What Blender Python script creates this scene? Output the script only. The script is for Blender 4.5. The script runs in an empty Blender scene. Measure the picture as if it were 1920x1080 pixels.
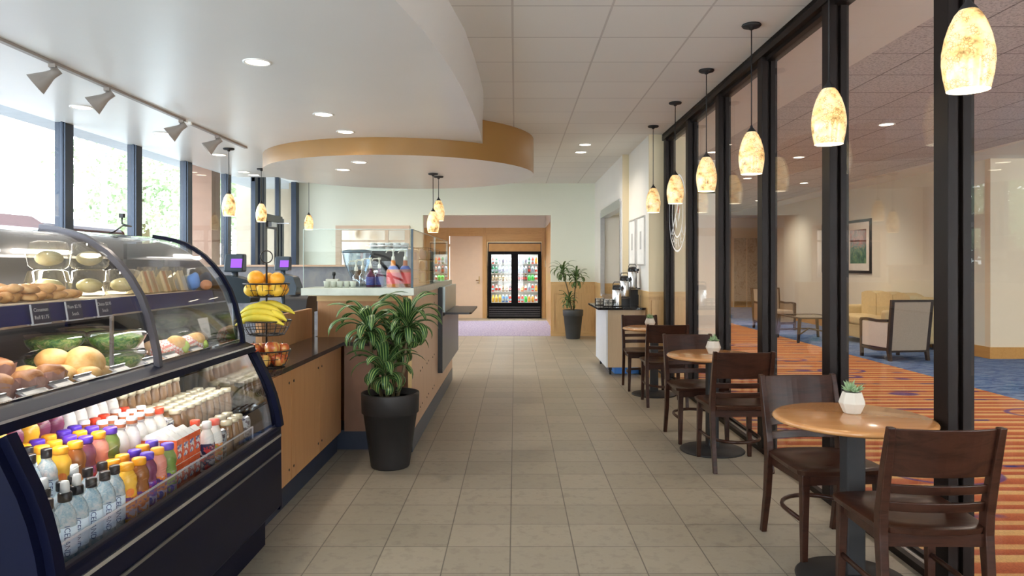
import bpy, bmesh, math, random
from mathutils import Vector, Matrix, Euler
random.seed(7)
PI = math.pi
sc = bpy.context.scene
COL = sc.collection

# ---------------------------------------------------------------- camera, view, world
CAM_H = 1.42
F = 1360.0                       # focal length in pixels of a 1920 px wide frame
cam_d = bpy.data.cameras.new('camera'); cam = bpy.data.objects.new('camera', cam_d); COL.objects.link(cam)
cam_d.sensor_width = 36.0; cam_d.lens = 36.0 * F / 1920.0
cam.location = (0, 0, CAM_H); cam.rotation_euler = (PI / 2, 0, 0)
cam_d.shift_x = -6.0 / 1920.0; cam_d.shift_y = -42.0 / 1920.0
cam_d.clip_start = 0.05; cam_d.clip_end = 400
sc.camera = cam
vs = sc.view_settings
vs.view_transform = 'Standard'; vs.look = 'None'; vs.gamma = 1.0; vs.use_curve_mapping = False
vs.exposure = 0.22
sc.cycles.use_denoising = True
sc.cycles.max_bounces = 10; sc.cycles.diffuse_bounces = 5; sc.cycles.glossy_bounces = 5
sc.cycles.transmission_bounces = 8; sc.cycles.transparent_max_bounces = 24
sc.cycles.caustics_reflective = False; sc.cycles.caustics_refractive = False
sc.cycles.sample_clamp_indirect = 6.0

W = bpy.data.worlds.new('world'); sc.world = W; W.use_nodes = True
nt = W.node_tree; nt.nodes.clear()
wo = nt.nodes.new('ShaderNodeOutputWorld'); bg = nt.nodes.new('ShaderNodeBackground')
tc = nt.nodes.new('ShaderNodeTexCoord'); sep = nt.nodes.new('ShaderNodeSeparateXYZ'); cr = nt.nodes.new('ShaderNodeValToRGB')
nt.links.new(tc.outputs['Generated'], sep.inputs[0]); nt.links.new(sep.outputs['Z'], cr.inputs[0])
cr.color_ramp.elements[0].position = 0.0; cr.color_ramp.elements[0].color = (0.95, 0.97, 1, 1)
cr.color_ramp.elements[1].position = 0.8; cr.color_ramp.elements[1].color = (0.62, 0.78, 1, 1)
nt.links.new(cr.outputs[0], bg.inputs[0]); nt.links.new(bg.outputs[0], wo.inputs[0])
bg.inputs[1].default_value = 8.5

# light strengths, all in one place
DOWN_W = 44.0        # recessed ceiling lights
HALL_W = 135.0        # recessed lights of the hallway
PEND_W = 9.0         # pendant bulbs
TRACK_W = 22.0
WARM = (1.0, 0.86, 0.70); SOFT = (1.0, 0.92, 0.82); COOL = (0.9, 0.96, 1.0)

# ---------------------------------------------------------------- mesh builder
class MB:
    def __init__(s): s.v = []; s.f = []; s.m = []; s.s = []; s.u = {}
    def add(s, vs_, fs, m=0, smooth=False):
        o = len(s.v); s.v += [tuple(p) for p in vs_]
        for f in fs: s.f.append(tuple(i + o for i in f)); s.m.append(m); s.s.append(smooth)
        return o
    def box(s, x0, y0, z0, x1, y1, z1, m=0):
        if x0 > x1: x0, x1 = x1, x0
        if y0 > y1: y0, y1 = y1, y0
        if z0 > z1: z0, z1 = z1, z0
        s.add([(x0,y0,z0),(x1,y0,z0),(x1,y1,z0),(x0,y1,z0),(x0,y0,z1),(x1,y0,z1),(x1,y1,z1),(x0,y1,z1)],
              [(0,3,2,1),(4,5,6,7),(0,1,5,4),(1,2,6,5),(2,3,7,6),(3,0,4,7)], m)
        return s
    def obox(s, c, size, rot=(0,0,0), m=0):
        M = Euler(rot).to_matrix(); c = Vector(c); hx, hy, hz = [q/2 for q in size]
        ps = [c + M @ Vector(p) for p in [(-hx,-hy,-hz),(hx,-hy,-hz),(hx,hy,-hz),(-hx,hy,-hz),(-hx,-hy,hz),(hx,-hy,hz),(hx,hy,hz),(-hx,hy,hz)]]
        s.add(ps, [(0,3,2,1),(4,5,6,7),(0,1,5,4),(1,2,6,5),(2,3,7,6),(3,0,4,7)], m); return s
    def hexa(s, b, t, m=0):          # four base points, four top points
        s.add(list(b)+list(t), [(0,3,2,1),(4,5,6,7),(0,1,5,4),(1,2,6,5),(2,3,7,6),(3,0,4,7)], m); return s
    def lathe(s, prof, c=(0,0,0), n=20, m=0, smooth=True, M=None, sx=1, sy=1):
        vs_ = []; fs = []; c = Vector(c)
        for r, z in prof:
            for i in range(n):
                a = 2*PI*i/n; p = Vector((r*math.cos(a)*sx, r*math.sin(a)*sy, z))
                if M is not None: p = M @ p
                vs_.append(c + p)
        for k in range(len(prof)-1):
            for i in range(n):
                j = (i+1) % n; fs.append((k*n+i, k*n+j, (k+1)*n+j, (k+1)*n+i))
        if prof[0][0] > 1e-4: fs.append(tuple(reversed(range(n))))
        if prof[-1][0] > 1e-4: fs.append(tuple((len(prof)-1)*n+i for i in range(n)))
        s.add(vs_, fs, m, smooth); return s
    def lathe_open(s, prof, c=(0,0,0), n=20, m=0):
        vs_ = []; fs = []; c = Vector(c)
        for r, z in prof:
            for i in range(n):
                a = 2*PI*i/n; vs_.append(c + Vector((r*math.cos(a), r*math.sin(a), z)))
        for k in range(len(prof)-1):
            for i in range(n):
                j = (i+1) % n; fs.append((k*n+i, k*n+j, (k+1)*n+j, (k+1)*n+i))
        s.add(vs_, fs, m, True); return s
    def tube(s, pts, r, n=8, m=0, closed=False, flat=1.0, up=None):
        pts = [Vector(p) for p in pts]; N = len(pts); rs = r if isinstance(r, (list, tuple)) else [r]*N
        vs_ = []; prev = None
        for i, p in enumerate(pts):
            if closed: t = pts[(i+1) % N] - pts[i-1]
            else: t = pts[min(i+1, N-1)] - pts[max(i-1, 0)]
            t.normalize()
            if prev is None:
                a = Vector(up) if up else (Vector((0,0,1)) if abs(t.z) < 0.9 else Vector((1,0,0)))
            else: a = prev
            b = (a - t * a.dot(t))
            if b.length < 1e-6: b = t.orthogonal()
            b.normalize(); prev = b; c_ = t.cross(b)
            for k in range(n):
                an = 2*PI*k/n + (PI/4 if n == 4 else 0)
                vs_.append(p + b*math.cos(an)*rs[i] + c_*math.sin(an)*rs[i]*flat)
        fs = []
        R = N if closed else N-1
        for i in range(R):
            i2 = (i+1) % N
            for k in range(n):
                k2 = (k+1) % n; fs.append((i*n+k, i*n+k2, i2*n+k2, i2*n+k))
        if not closed: fs.append(tuple(reversed(range(n)))); fs.append(tuple((N-1)*n+k for k in range(n)))
        s.add(vs_, fs, m, n > 4); return s
    def prism(s, poly, a0, a1, axis='y', m=0, smooth=False):   # poly of (p, q); axis y: (x,z); x: (y,z); z: (x,y)
        n = len(poly)
        def P(p, q, a): return (p, a, q) if axis == 'y' else ((a, p, q) if axis == 'x' else (p, q, a))
        vs_ = [P(p, q, a0) for p, q in poly] + [P(p, q, a1) for p, q in poly]
        s.add(vs_, [tuple(range(n)), tuple(reversed(range(n, 2*n)))], m)
        s.add(vs_, [(i, i+n, (i+1) % n + n, (i+1) % n) for i in range(n)], m, smooth); return s
    def ball(s, c, r, m=0, seg=14, rings=9, M=None, sc_=(1,1,1)):
        prof = [(max(1e-5, math.sin(PI*k/rings)) * 1.0, -math.cos(PI*k/rings)) for k in range(rings+1)]
        A = Matrix.Diagonal(Vector((r*sc_[0], r*sc_[1], r*sc_[2])))
        if M is not None: A = M @ A
        s.lathe(prof, c, seg, m, True, M=A); return s
    def strip(s, rows, m=0, smooth=True, thick=0):
        n = len(rows[0]); o = s.add([p for r_ in rows for p in r_], [], m)
        for i in range(len(rows)-1):
            for j in range(n-1):
                s.f.append((o+i*n+j, o+i*n+j+1, o+(i+1)*n+j+1, o+(i+1)*n+j)); s.m.append(m); s.s.append(smooth)
        return o
    def build(s, name, mats, parent=None, world=True, bevel=0, seg=2, subsurf=0, solid=0, attr=None, recentre=True, weld=False):
        if not isinstance(mats, (list, tuple)): mats = [mats]
        off = Vector((0,0,0))
        if parent is not None and world:
            q = parent
            while q is not None: off += q.location; q = q.parent
        if parent is None and recentre:
            xs = [p[0] for p in s.v]; ys = [p[1] for p in s.v]; zs = [p[2] for p in s.v]
            off = Vector(((min(xs)+max(xs))/2, (min(ys)+max(ys))/2, min(zs)))
        me = bpy.data.meshes.new(name)
        me.from_pydata([Vector(p)-off for p in s.v], [], s.f)
        for q in mats: me.materials.append(q)
        me.polygons.foreach_set('material_index', s.m); me.polygons.foreach_set('use_smooth', s.s)
        if attr is not None:
            at = me.attributes.new('lc', 'FLOAT', 'POINT'); at.data.foreach_set('value', attr)
        me.validate()
        b = bmesh.new(); b.from_mesh(me)
        if weld: bmesh.ops.remove_doubles(b, verts=b.verts, dist=1e-5)
        if solid == 0 and attr is None: bmesh.ops.recalc_face_normals(b, faces=b.faces)
        b.to_mesh(me); b.free(); me.update()
        o = bpy.data.objects.new(name, me); COL.objects.link(o)
        if parent is None: o.location = off
        else: o.parent = parent
        if solid: md = o.modifiers.new('solid', 'SOLIDIFY'); md.thickness = solid; md.offset = 0
        if bevel:
            md = o.modifiers.new('bevel', 'BEVEL'); md.width = bevel; md.segments = seg; md.limit_method = 'ANGLE'; md.angle_limit = math.radians(35)
        if subsurf: md = o.modifiers.new('sub', 'SUBSURF'); md.levels = subsurf; md.render_levels = subsurf
        return o

def tag(o, label=None, cat=None, group=None, kind=None):
    if label: o['label'] = label
    if cat: o['category'] = cat
    if group: o['group'] = group
    if kind: o['kind'] = kind
    return o
def thing(name, label, cat, loc=(0,0,0), rz=0, group=None):
    o = bpy.data.objects.new(name, None); COL.objects.link(o); o.empty_display_size = .1
    o.location = loc; o.rotation_euler = (0,0,rz)
    return tag(o, label, cat, group)
def struct(o): o['kind'] = 'structure'; return o
KIDS = {}
def copy_tree(o, parent=None):
    c = o.copy(); COL.objects.link(c)
    if parent is not None: c.parent = parent
    for ch in list(o.children): copy_tree(ch, c)
    return c
def place(proto, used, loc, rz=0, label=None, group=None, scale=None):
    """first call moves the model itself, later calls copy it with its parts"""
    o = proto if proto.name not in used else copy_tree(proto)
    used.add(proto.name)
    o.location = loc; o.rotation_euler = (0,0,rz)
    if scale: o.scale = scale if isinstance(scale, (tuple, list)) else (scale,)*3
    if label: o['label'] = label
    if group: o['group'] = group
    return o
ORD = ['first','second','third','fourth','fifth','sixth','seventh','eighth','ninth','tenth','eleventh','twelfth','thirteenth','fourteenth','fifteenth','sixteenth']
def arc(cx, cy, r, a0, a1, n): return [(cx + r*math.cos(a0+(a1-a0)*i/n), cy + r*math.sin(a0+(a1-a0)*i/n)) for i in range(n+1)]
def rrect(x0, y0, x1, y1, r, n=4):
    return arc(x1-r, y0+r, r, -PI/2, 0, n) + arc(x1-r, y1-r, r, 0, PI/2, n) + arc(x0+r, y1-r, r, PI/2, PI, n) + arc(x0+r, y0+r, r, PI, 1.5*PI, n)
def text_mesh(body, size, extrude=0.0, align='CENTER'):
    cu = bpy.data.curves.new('t', 'FONT'); cu.body = body; cu.size = size; cu.align_x = align; cu.align_y = 'CENTER'; cu.extrude = extrude; cu.resolution_u = 2
    o = bpy.data.objects.new('t', cu); COL.objects.link(o)
    dg = bpy.context.evaluated_depsgraph_get(); me = o.evaluated_get(dg).to_mesh()
    vs_ = [tuple(v.co) for v in me.vertices]; fs = [tuple(p.vertices) for p in me.polygons]
    o.evaluated_get(dg).to_mesh_clear(); bpy.data.objects.remove(o); bpy.data.curves.remove(cu)
    return vs_, fs
def lettering(name, body, size, M, m, parent, world=True):
    vs_, fs = text_mesh(body, size); b = MB(); b.add([M @ Vector(p) for p in vs_], fs); 
    me_o = b.build(name, m, parent, world=world, recentre=parent is None)
    return me_o
def light(kind, name, loc, energy, color, parent=None, **kw):
    d = bpy.data.lights.new(name, kind); d.energy = energy; d.color = color
    rot = kw.pop('rot', (0,0,0))
    for k, v in kw.items(): setattr(d, k, v)
    o = bpy.data.objects.new(name, d); COL.objects.link(o); o.location = loc; o.rotation_euler = rot
    if parent is not None:
        o.parent = parent
    return o

# ---------------------------------------------------------------- materials
MATS = {}
def _new(name):
    m = bpy.data.materials.new(name); m.use_nodes = True; n = m.node_tree; n.nodes.clear()
    out = n.nodes.new('ShaderNodeOutputMaterial'); return m, n, out
def lk(n, a, b): n.links.new(a, b)
def pri(n, out, color=(.8,.8,.8), rough=.5, metal=0, spec=.5, trans=0, emit=None, es=0, coat=0, alpha=1, ior=1.45):
    p = n.nodes.new('ShaderNodeBsdfPrincipled'); lk(n, p.outputs[0], out.inputs[0])
    p.inputs['Base Color'].default_value = (*color, 1); p.inputs['Roughness'].default_value = rough; p.inputs['Metallic'].default_value = metal
    p.inputs['Specular IOR Level'].default_value = spec; p.inputs['Transmission Weight'].default_value = trans; p.inputs['IOR'].default_value = ior
    p.inputs['Coat Weight'].default_value = coat; p.inputs['Coat Roughness'].default_value = .08; p.inputs['Alpha'].default_value = alpha
    if emit: p.inputs['Emission Color'].default_value = (*emit, 1); p.inputs['Emission Strength'].default_value = es
    return p
def coords(n, scale=(1,1,1), loc=(0,0,0), rot=(0,0,0), kind='Object'):
    t = n.nodes.new('ShaderNodeTexCoord'); mp = n.nodes.new('ShaderNodeMapping'); lk(n, t.outputs[kind], mp.inputs[0])
    mp.inputs['Scale'].default_value = scale; mp.inputs['Location'].default_value = loc; mp.inputs['Rotation'].default_value = rot
    return mp.outputs[0]
def world_coords(n, scale=(1,1,1), loc=(0,0,0)):
    g = n.nodes.new('ShaderNodeNewGeometry'); mp = n.nodes.new('ShaderNodeMapping'); lk(n, g.outputs['Position'], mp.inputs[0])
    mp.inputs['Scale'].default_value = scale; mp.inputs['Location'].default_value = loc
    return mp.outputs[0]
def ramp(n, fac, stops):
    r = n.nodes.new('ShaderNodeValToRGB'); lk(n, fac, r.inputs[0]); el = r.color_ramp.elements
    while len(el) < len(stops): el.new(.5)
    for e, (p, c) in zip(el, stops): e.position = p; e.color = (*c, 1)
    return r.outputs[0]
def noise(n, vec, scale=5, detail=4, rough=.5, dist=0):
    t = n.nodes.new('ShaderNodeTexNoise'); lk(n, vec, t.inputs['Vector']); t.inputs['Scale'].default_value = scale; t.inputs['Detail'].default_value = detail
    t.inputs['Roughness'].default_value = rough; t.inputs['Distortion'].default_value = dist; return t.outputs['Fac']
def mix(n, fac, a, b, mode='MIX'):
    x = n.nodes.new('ShaderNodeMix'); x.data_type = 'RGBA'; x.blend_type = mode
    if isinstance(fac, float): x.inputs[0].default_value = fac
    else: lk(n, fac, x.inputs[0])
    for i, q in ((6, a), (7, b)):
        if isinstance(q, tuple): x.inputs[i].default_value = (*q, 1)
        else: lk(n, q, x.inputs[i])
    return x.outputs[2]
def math_(n, op, a, b=0.0):
    x = n.nodes.new('ShaderNodeMath'); x.operation = op
    for i, q in enumerate((a, b)):
        if isinstance(q, (int, float)): x.inputs[i].default_value = q
        else: lk(n, q, x.inputs[i])
    return x.outputs[0]
def bump(n, p, h, strength=.2, dist=.01):
    b = n.nodes.new('ShaderNodeBump'); lk(n, h, b.inputs['Height']); b.inputs['Strength'].default_value = strength; b.inputs['Distance'].default_value = dist
    lk(n, b.outputs[0], p.inputs['Normal'])
def plain(name, color, rough=.5, metal=0, var=.06, scale=8, bmp=0, **kw):
    if name in MATS: return MATS[name]
    m, n, out = _new(name); p = pri(n, out, color, rough, metal, **kw)
    f = noise(n, coords(n), scale, 3)
    a = tuple(max(0, c*(1-var)) for c in color); b = tuple(min(1, c*(1+var)) for c in color)
    lk(n, ramp(n, f, [(.3, a), (.7, b)]), p.inputs['Base Color'])
    if bmp: bump(n, p, f, bmp)
    MATS[name] = m; return m
def wood(name, c0, c1, rough=.35, axis='z', scale=3.0, spec=.5, coat=0, world=True, stretch=14, c2=None):
    m, n, out = _new(name); p = pri(n, out, c0, rough, spec=spec, coat=coat)
    s = [stretch, stretch, stretch]; s['xyz'.index(axis)] = 1.0
    v = world_coords(n, tuple(s)) if world else coords(n, tuple(s))
    f = noise(n, v, scale, 6, .6, .6); f2 = noise(n, world_coords(n) if world else coords(n), 1.3, 2)
    c = ramp(n, f, [(.3, c0), (.55, c1), (.72, c0 if c2 is None else c2)])
    lk(n, mix(n, f2, c, tuple(q*.86 for q in c1)), p.inputs['Base Color']) if False else lk(n, c, p.inputs['Base Color'])
    MATS[name] = m; return m
def emis(name, color, strength):
    if name in MATS: return MATS[name]
    m, n, out = _new(name); e = n.nodes.new('ShaderNodeEmission'); e.inputs[0].default_value = (*color, 1); e.inputs[1].default_value = strength
    lk(n, e.outputs[0], out.inputs[0]); MATS[name] = m; return m
def clear_glass(name, tint=(1,1,1), refl=1.0, rough=0.0, base=.04):
    """thin pane: light passes straight through, mirror share grows towards grazing views"""
    m, n, out = _new(name)
    t = n.nodes.new('ShaderNodeBsdfTransparent'); t.inputs[0].default_value = (*tint, 1)
    g = n.nodes.new('ShaderNodeBsdfGlossy'); g.inputs['Roughness'].default_value = rough; g.inputs[0].default_value = (1,1,1,1)
    lw = n.nodes.new('ShaderNodeLayerWeight'); lw.inputs[0].default_value = .5
    f = math_(n, 'POWER', lw.outputs['Facing'], 4.5); f = math_(n, 'MULTIPLY', f, .8*refl); f = math_(n, 'ADD', f, base)
    mx = n.nodes.new('ShaderNodeMixShader'); lk(n, f, mx.inputs[0]); lk(n, t.outputs[0], mx.inputs[1]); lk(n, g.outputs[0], mx.inputs[2])
    lk(n, mx.outputs[0], out.inputs[0]); MATS[name] = m; return m
def brushed(name, color, rough=.25):
    return plain(name, color, rough, 1.0, .05, 20)

M_PLASTER = plain('warm_white_plaster', (.80,.77,.71), .45, var=.02, scale=1.5)
M_SOFFIT = plain('soffit_satin_paint', (.71,.695,.67), .32, var=.02, scale=1.2)
M_FARWALL = plain('pale_green_cream_paint', (.80,.82,.70), .55, var=.02, scale=1)
M_BEIGE = plain('beige_paint', (.72,.62,.42), .55, var=.03, scale=1)
M_HALLWALL = plain('hall_off_white_paint', (.78,.76,.66), .55, var=.03, scale=1)
M_HALLTAN = plain('hall_tan_paint', (.80,.68,.50), .55, var=.03, scale=1)
M_GOLD = plain('ochre_drum_paint', (.32,.165,.046), .33, var=.06, scale=1)
M_DARKFRAME = plain('dark_bronze_metal', (.012,.008,.007), .42, 0, .1, 4, spec=.14)
M_NAVYFRAME = plain('navy_window_metal', (.028,.040,.062), .3, .4, .1, 4)
M_CHROME = brushed('chrome', (.8,.8,.8), .12)
M_STEEL = brushed('brushed_steel', (.55,.56,.58), .28)
M_BLACK = plain('black_satin', (.012,.012,.014), .3)
M_BLACKMATT = plain('black_matt', (.018,.017,.018), .6)
M_CASEBLACK = plain('case_navy_black', (.003,.004,.015), .38, spec=.1)
M_WHITE = plain('white_plastic', (.8,.8,.78), .35)
M_PAPER = plain('white_paper', (.8,.79,.75), .7)
M_PANEWIN = clear_glass('window_glass', (.97,.99,.99), .35, base=.03)
M_PANEHALL = clear_glass('partition_glass', (.96,.96,.95), .6, base=.02)
M_PANECASE = clear_glass('display_glass', (.98,.98,.98), .7, base=.03)
M_BARPANE = clear_glass('counter_glass', (.95,.98,.97), .8, base=.04)
M_OAK = wood('golden_oak', (.56,.34,.14), (.66,.43,.19), .4, 'z', 2.2)
M_OAKH = wood('golden_oak_rail', (.58,.36,.15), (.68,.45,.20), .4, 'x', 2.2)
M_MAPLE = wood('orange_maple_panel', (.42,.205,.085), (.49,.255,.11), .38, 'z', 1.6)
M_MAPLEL = wood('light_maple_edge', (.62,.40,.16), (.70,.48,.22), .4, 'x', 2)
M_PINKMAPLE = wood('rosy_maple_panel', (.54,.33,.20), (.62,.40,.26), .36, 'z', 1.6)
M_WALNUT = wood('dark_walnut', (.016,.006,.004), (.046,.017,.010), .30, 'x', 5, spec=.28, coat=.06, world=False, stretch=5)
M_TABLEWOOD = wood('honey_table_wood', (.55,.25,.09), (.62,.31,.12), .2, 'x', 2, coat=.4, world=False, stretch=9)
# ---------------------------------------------------------------- floor and ceiling materials
def tile_floor():
    m, n, out = _new('stone_floor_tiles'); p = pri(n, out, rough=.38, spec=.45)
    T = .3183
    v = world_coords(n, (1/T, 1/T, 1/T), (.0246/T, -3.3466/T, 0))
    b = n.nodes.new('ShaderNodeTexBrick'); lk(n, v, b.inputs['Vector']); b.offset = 0; b.squash = 1; b.offset_frequency = 2
    b.inputs['Scale'].default_value = 1; b.inputs['Mortar Size'].default_value = .011; b.inputs['Mortar Smooth'].default_value = .3
    b.inputs['Brick Width'].default_value = 1; b.inputs['Row Height'].default_value = 1; b.inputs['Bias'].default_value = 0
    b.inputs['Color1'].default_value = (.375,.335,.265,1); b.inputs['Color2'].default_value = (.315,.282,.222,1); b.inputs['Mortar'].default_value = (.15,.135,.11,1)
    f = noise(n, world_coords(n), 14, 8, .65); f3 = noise(n, world_coords(n, (1,1,1), (3,1,0)), 2.3, 2)
    mott = ramp(n, f, [(.38, (.62,.60,.58)), (.5, (1,1,1)), (.7, (1.0,.99,.96))])
    fac = math_(n, 'MULTIPLY', f3, .9)
    c = mix(n, fac, b.outputs['Color'], mix(n, 1.0, b.outputs['Color'], mott, 'MULTIPLY'))
    lk(n, c, p.inputs['Base Color']); 
    h = math_(n, 'SUBTRACT', math_(n, 'MULTIPLY', f, .25), math_(n, 'MULTIPLY', b.outputs['Fac'], .6)); bump(n, p, h, .35, .004)
    r = ramp(n, f, [(.3, (.34,)*3), (.7, (.48,)*3)]); lk(n, r, p.inputs['Roughness'])
    return m
M_TILES = tile_floor()
def ceil_tiles(name, T, ox, oy, col, line, speck=0.0):
    m, n, out = _new(name); p = pri(n, out, rough=.8, spec=.2)
    v = world_coords(n, (1/T, 1/T, 1/T), (-ox/T, -oy/T, 0))
    b = n.nodes.new('ShaderNodeTexBrick'); lk(n, v, b.inputs['Vector']); b.offset = 0; b.squash = 1
    b.inputs['Scale'].default_value = 1; b.inputs['Mortar Size'].default_value = .012; b.inputs['Mortar Smooth'].default_value = .1
    b.inputs['Brick Width'].default_value = 1; b.inputs['Row Height'].default_value = 1
    b.inputs['Color1'].default_value = (*col,1); b.inputs['Color2'].default_value = (*[c*.96 for c in col],1); b.inputs['Mortar'].default_value = (*line,1)
    f = noise(n, world_coords(n), 48 if speck else 60, 5, .75)
    s = ramp(n, f, [(.40, (1-speck,)*3), (.52, (1,1,1))])
    lk(n, mix(n, 1.0, b.outputs['Color'], s, 'MULTIPLY'), p.inputs['Base Color'])
    bump(n, p, math_(n, 'SUBTRACT', math_(n, 'MULTIPLY', f, .5 if speck else .15), b.outputs['Fac']), .5, .006)
    return m
M_CEIL = ceil_tiles('smooth_ceiling_tiles', .6395, -.018, 4.636, (.78,.76,.72), (.58,.55,.52))
M_CEILH = ceil_tiles('fissured_ceiling_tiles', .6395, -.018, 4.40, (.70,.66,.64), (.28,.25,.24), .42)
def carpet_stripes():
    m, n, out = _new('striped_hall_carpet'); p = pri(n, out, rough=.95, spec=.1)
    P = world_coords(n)
    wob = noise(n, world_coords(n, (.6, 2.2, 1)), 1.2, 3); sp = n.nodes.new('ShaderNodeSeparateXYZ'); lk(n, P, sp.inputs[0])
    y = math_(n, 'ADD', sp.outputs['Y'], math_(n, 'MULTIPLY', wob, .05))
    cx = n.nodes.new('ShaderNodeCombineXYZ'); lk(n, y, cx.inputs['Y'])
    s1 = math_(n, 'FRACT', math_(n, 'MULTIPLY', y, 1/.34))
    s2 = math_(n, 'FRACT', math_(n, 'MULTIPLY', y, 1/.51))
    c = ramp(n, s1, [(0, (.40,.115,.055)), (.24, (.50,.16,.075)), (.28, (.64,.38,.16)), (.48, (.66,.42,.19)), (.51, (.36,.09,.05)), (.70, (.46,.14,.065)), (.73, (.62,.36,.16)), (.88, (.60,.33,.14)), (.91, (.40,.11,.055))])
    blue = ramp(n, s2, [(0, (0,0,0)), (.06, (1,1,1)), (.12, (1,1,1)), (.15, (0,0,0))])
    bl2 = noise(n, world_coords(n, (.9, .3, 1)), 2.6, 2); gate = ramp(n, bl2, [(.50, (0,0,0)), (.56, (1,1,1))])
    c = mix(n, math_(n, 'MULTIPLY', blue, gate), c, (.045,.04,.17))
    # blue loops: thin bands of a few distorted rings
    v = n.nodes.new('ShaderNodeTexVoronoi'); v.feature = 'F1'; lk(n, world_coords(n, (.85, 1.25, 0)), v.inputs['Vector']); v.inputs['Scale'].default_value = 1.0; v.inputs['Randomness'].default_value = .75
    ring = ramp(n, v.outputs['Distance'], [(.27, (0,0,0)), (.285, (1,1,1)), (.31, (1,1,1)), (.325, (0,0,0))])
    c = mix(n, math_(n, 'MULTIPLY', ring, .8), c, (.07,.05,.22))
    f = noise(n, P, 130, 3, .7); c = mix(n, .55, c, mix(n, 1.0, c, ramp(n, f, [(.35, (.55,.55,.6)), (.65, (1.25,1.2,1.1))]), 'MULTIPLY'))
    lk(n, c, p.inputs['Base Color']); bump(n, p, f, .5, .004); return m
def carpet_blue():
    m, n, out = _new('mottled_blue_carpet'); p = pri(n, out, rough=.95, spec=.1)
    f = noise(n, world_coords(n, (1.2, 5, 1)), 3.2, 7, .75, .8)
    lk(n, ramp(n, f, [(.36, (.025,.045,.13)), (.47, (.07,.14,.33)), (.56, (.20,.28,.42)), (.66, (.07,.13,.30))]), p.inputs['Base Color']); return m
def carpet_purple():
    m, n, out = _new('lavender_carpet'); p = pri(n, out, rough=.95, spec=.1)
    f = noise(n, world_coords(n), 28, 5, .8)
    lk(n, ramp(n, f, [(.36, (.22,.20,.38)), (.5, (.40,.37,.52)), (.62, (.56,.53,.62))]), p.inputs['Base Color']); return m

Y0 = -3.2
FLOORY = 14.62
XW = -4.37          # window wall
def smesh(name, mb, mat, **k): return struct(mb.build(name, mat, None, **k))
smesh('floor', MB().box(XW-.1, Y0, -.1, 1.98, FLOORY, 0), M_TILES)
smesh('floor_corridor', MB().box(-3.4, 18.6, -.1, .82, 20.6, 0), M_TILES)
smesh('carpet_corridor', MB().box(-3.4, FLOORY, -.1, .82, 18.6, .004), carpet_purple())
smesh('carpet_striped', MB().box(1.98, Y0, -.1, 5.32, 29, .004), carpet_stripes())
smesh('carpet_blue', MB().box(5.32, Y0, -.1, 11.5, 29, .004), carpet_blue())
smesh('ceiling', MB().box(XW-.1, Y0, 3.08, 1.86, FLOORY+.1, 3.3), M_CEIL)
smesh('ceiling_hall', MB().box(2.74, Y0, 3.08, 6.69, 29, 3.3), M_CEILH)
smesh('trim_1', MB().box(1.86, Y0, 3.05, 2.74, 29, 3.3).box(6.69, Y0, 3.05, 11.5, 29, 3.3), M_PLASTER)
smesh('ceiling_corridor', MB().box(-3.4, FLOORY+.18, 2.90, 1.0, 20.6, 3.0), M_PLASTER)
smesh('wall_corridor_upper', MB().box(-3.4, 19.54, 2.44, .92, 19.66, 2.90).box(.80, FLOORY+.18, 2.44, .92, 19.54, 2.90), M_PLASTER)

# dropped soffit with the curved fascia
bot = [(-1.9, -1.2),(-1.45,.9),(-1.12,2.0),(-.88,2.7),(-.73,3.3),(-.628,3.796),(-.5376,4.326),(-.457,5.095),(-.415,5.7),(-.3925,6.28),(-.375,6.9),(-.367,7.56),(-.372,8.29)]
top = [(-1.8,-1.2),(-1.36,.9),(-1.01,2.0),(-.76,2.7),(-.61,3.3),(-.51,3.9),(-.43,4.40),(-.352,5.1),(-.325,5.7),(-.308,6.28),(-.300,6.9),(-.33,7.6),(-.372,8.29)]
sb = MB()
ring = [(XW, Y0), (-2.4, Y0)] + bot + [(-1.0, 8.3), (-2.2, 8.3), (-2.9, 9.0), (-2.9, 11.4), (XW, 11.4)]
sb.add([(x, y, 2.81) for x, y in ring], [tuple(range(len(ring)))])
o_ = sb.add([(x, y, 2.81) for x, y in bot] + [(x, y, 3.09) for x, y in top], [])
nb = len(bot)
sb.add([(x, y, 2.81) for x, y in bot] + [(x, y, 3.09) for x, y in top], [(i, i+1, nb+i+1, nb+i) for i in range(nb-1)], 0, True)
sb.add([(-2.4,Y0,2.81),(-1.9,-1.2,2.81),(-1.8,-1.2,3.09),(-2.3,Y0,3.09)], [(0,1,2,3)])
sb.add([(XW,11.4,2.81),(-2.9,11.4,2.81),(-2.9,11.4,3.09),(XW,11.4,3.09)], [(0,1,2,3)])
sb.add([(-2.9,9.0,2.81),(-2.9,11.4,2.81),(-2.9,11.4,3.09),(-2.9,9,3.09)], [(0,1,2,3)])
smesh('ceiling_soffit', sb, M_SOFFIT)
# round drum
dr = MB(); NC = 96; cx_, cy_, R_ = -1.497, 9.59, 1.74
cir = [(cx_ + R_*math.cos(2*PI*i/NC), cy_ + R_*math.sin(2*PI*i/NC)) for i in range(NC)]
dr.add([(x,y,2.62) for x,y in cir], [tuple(range(NC))], 1)
dr.add([(x,y,2.62) for x,y in cir]+[(x,y,3.09) for x,y in cir], [(i,(i+1)%NC,(i+1)%NC+NC,i+NC) for i in range(NC)], 0, True)
smesh('ceiling_drum', dr, [M_GOLD, M_SOFFIT])

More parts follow.
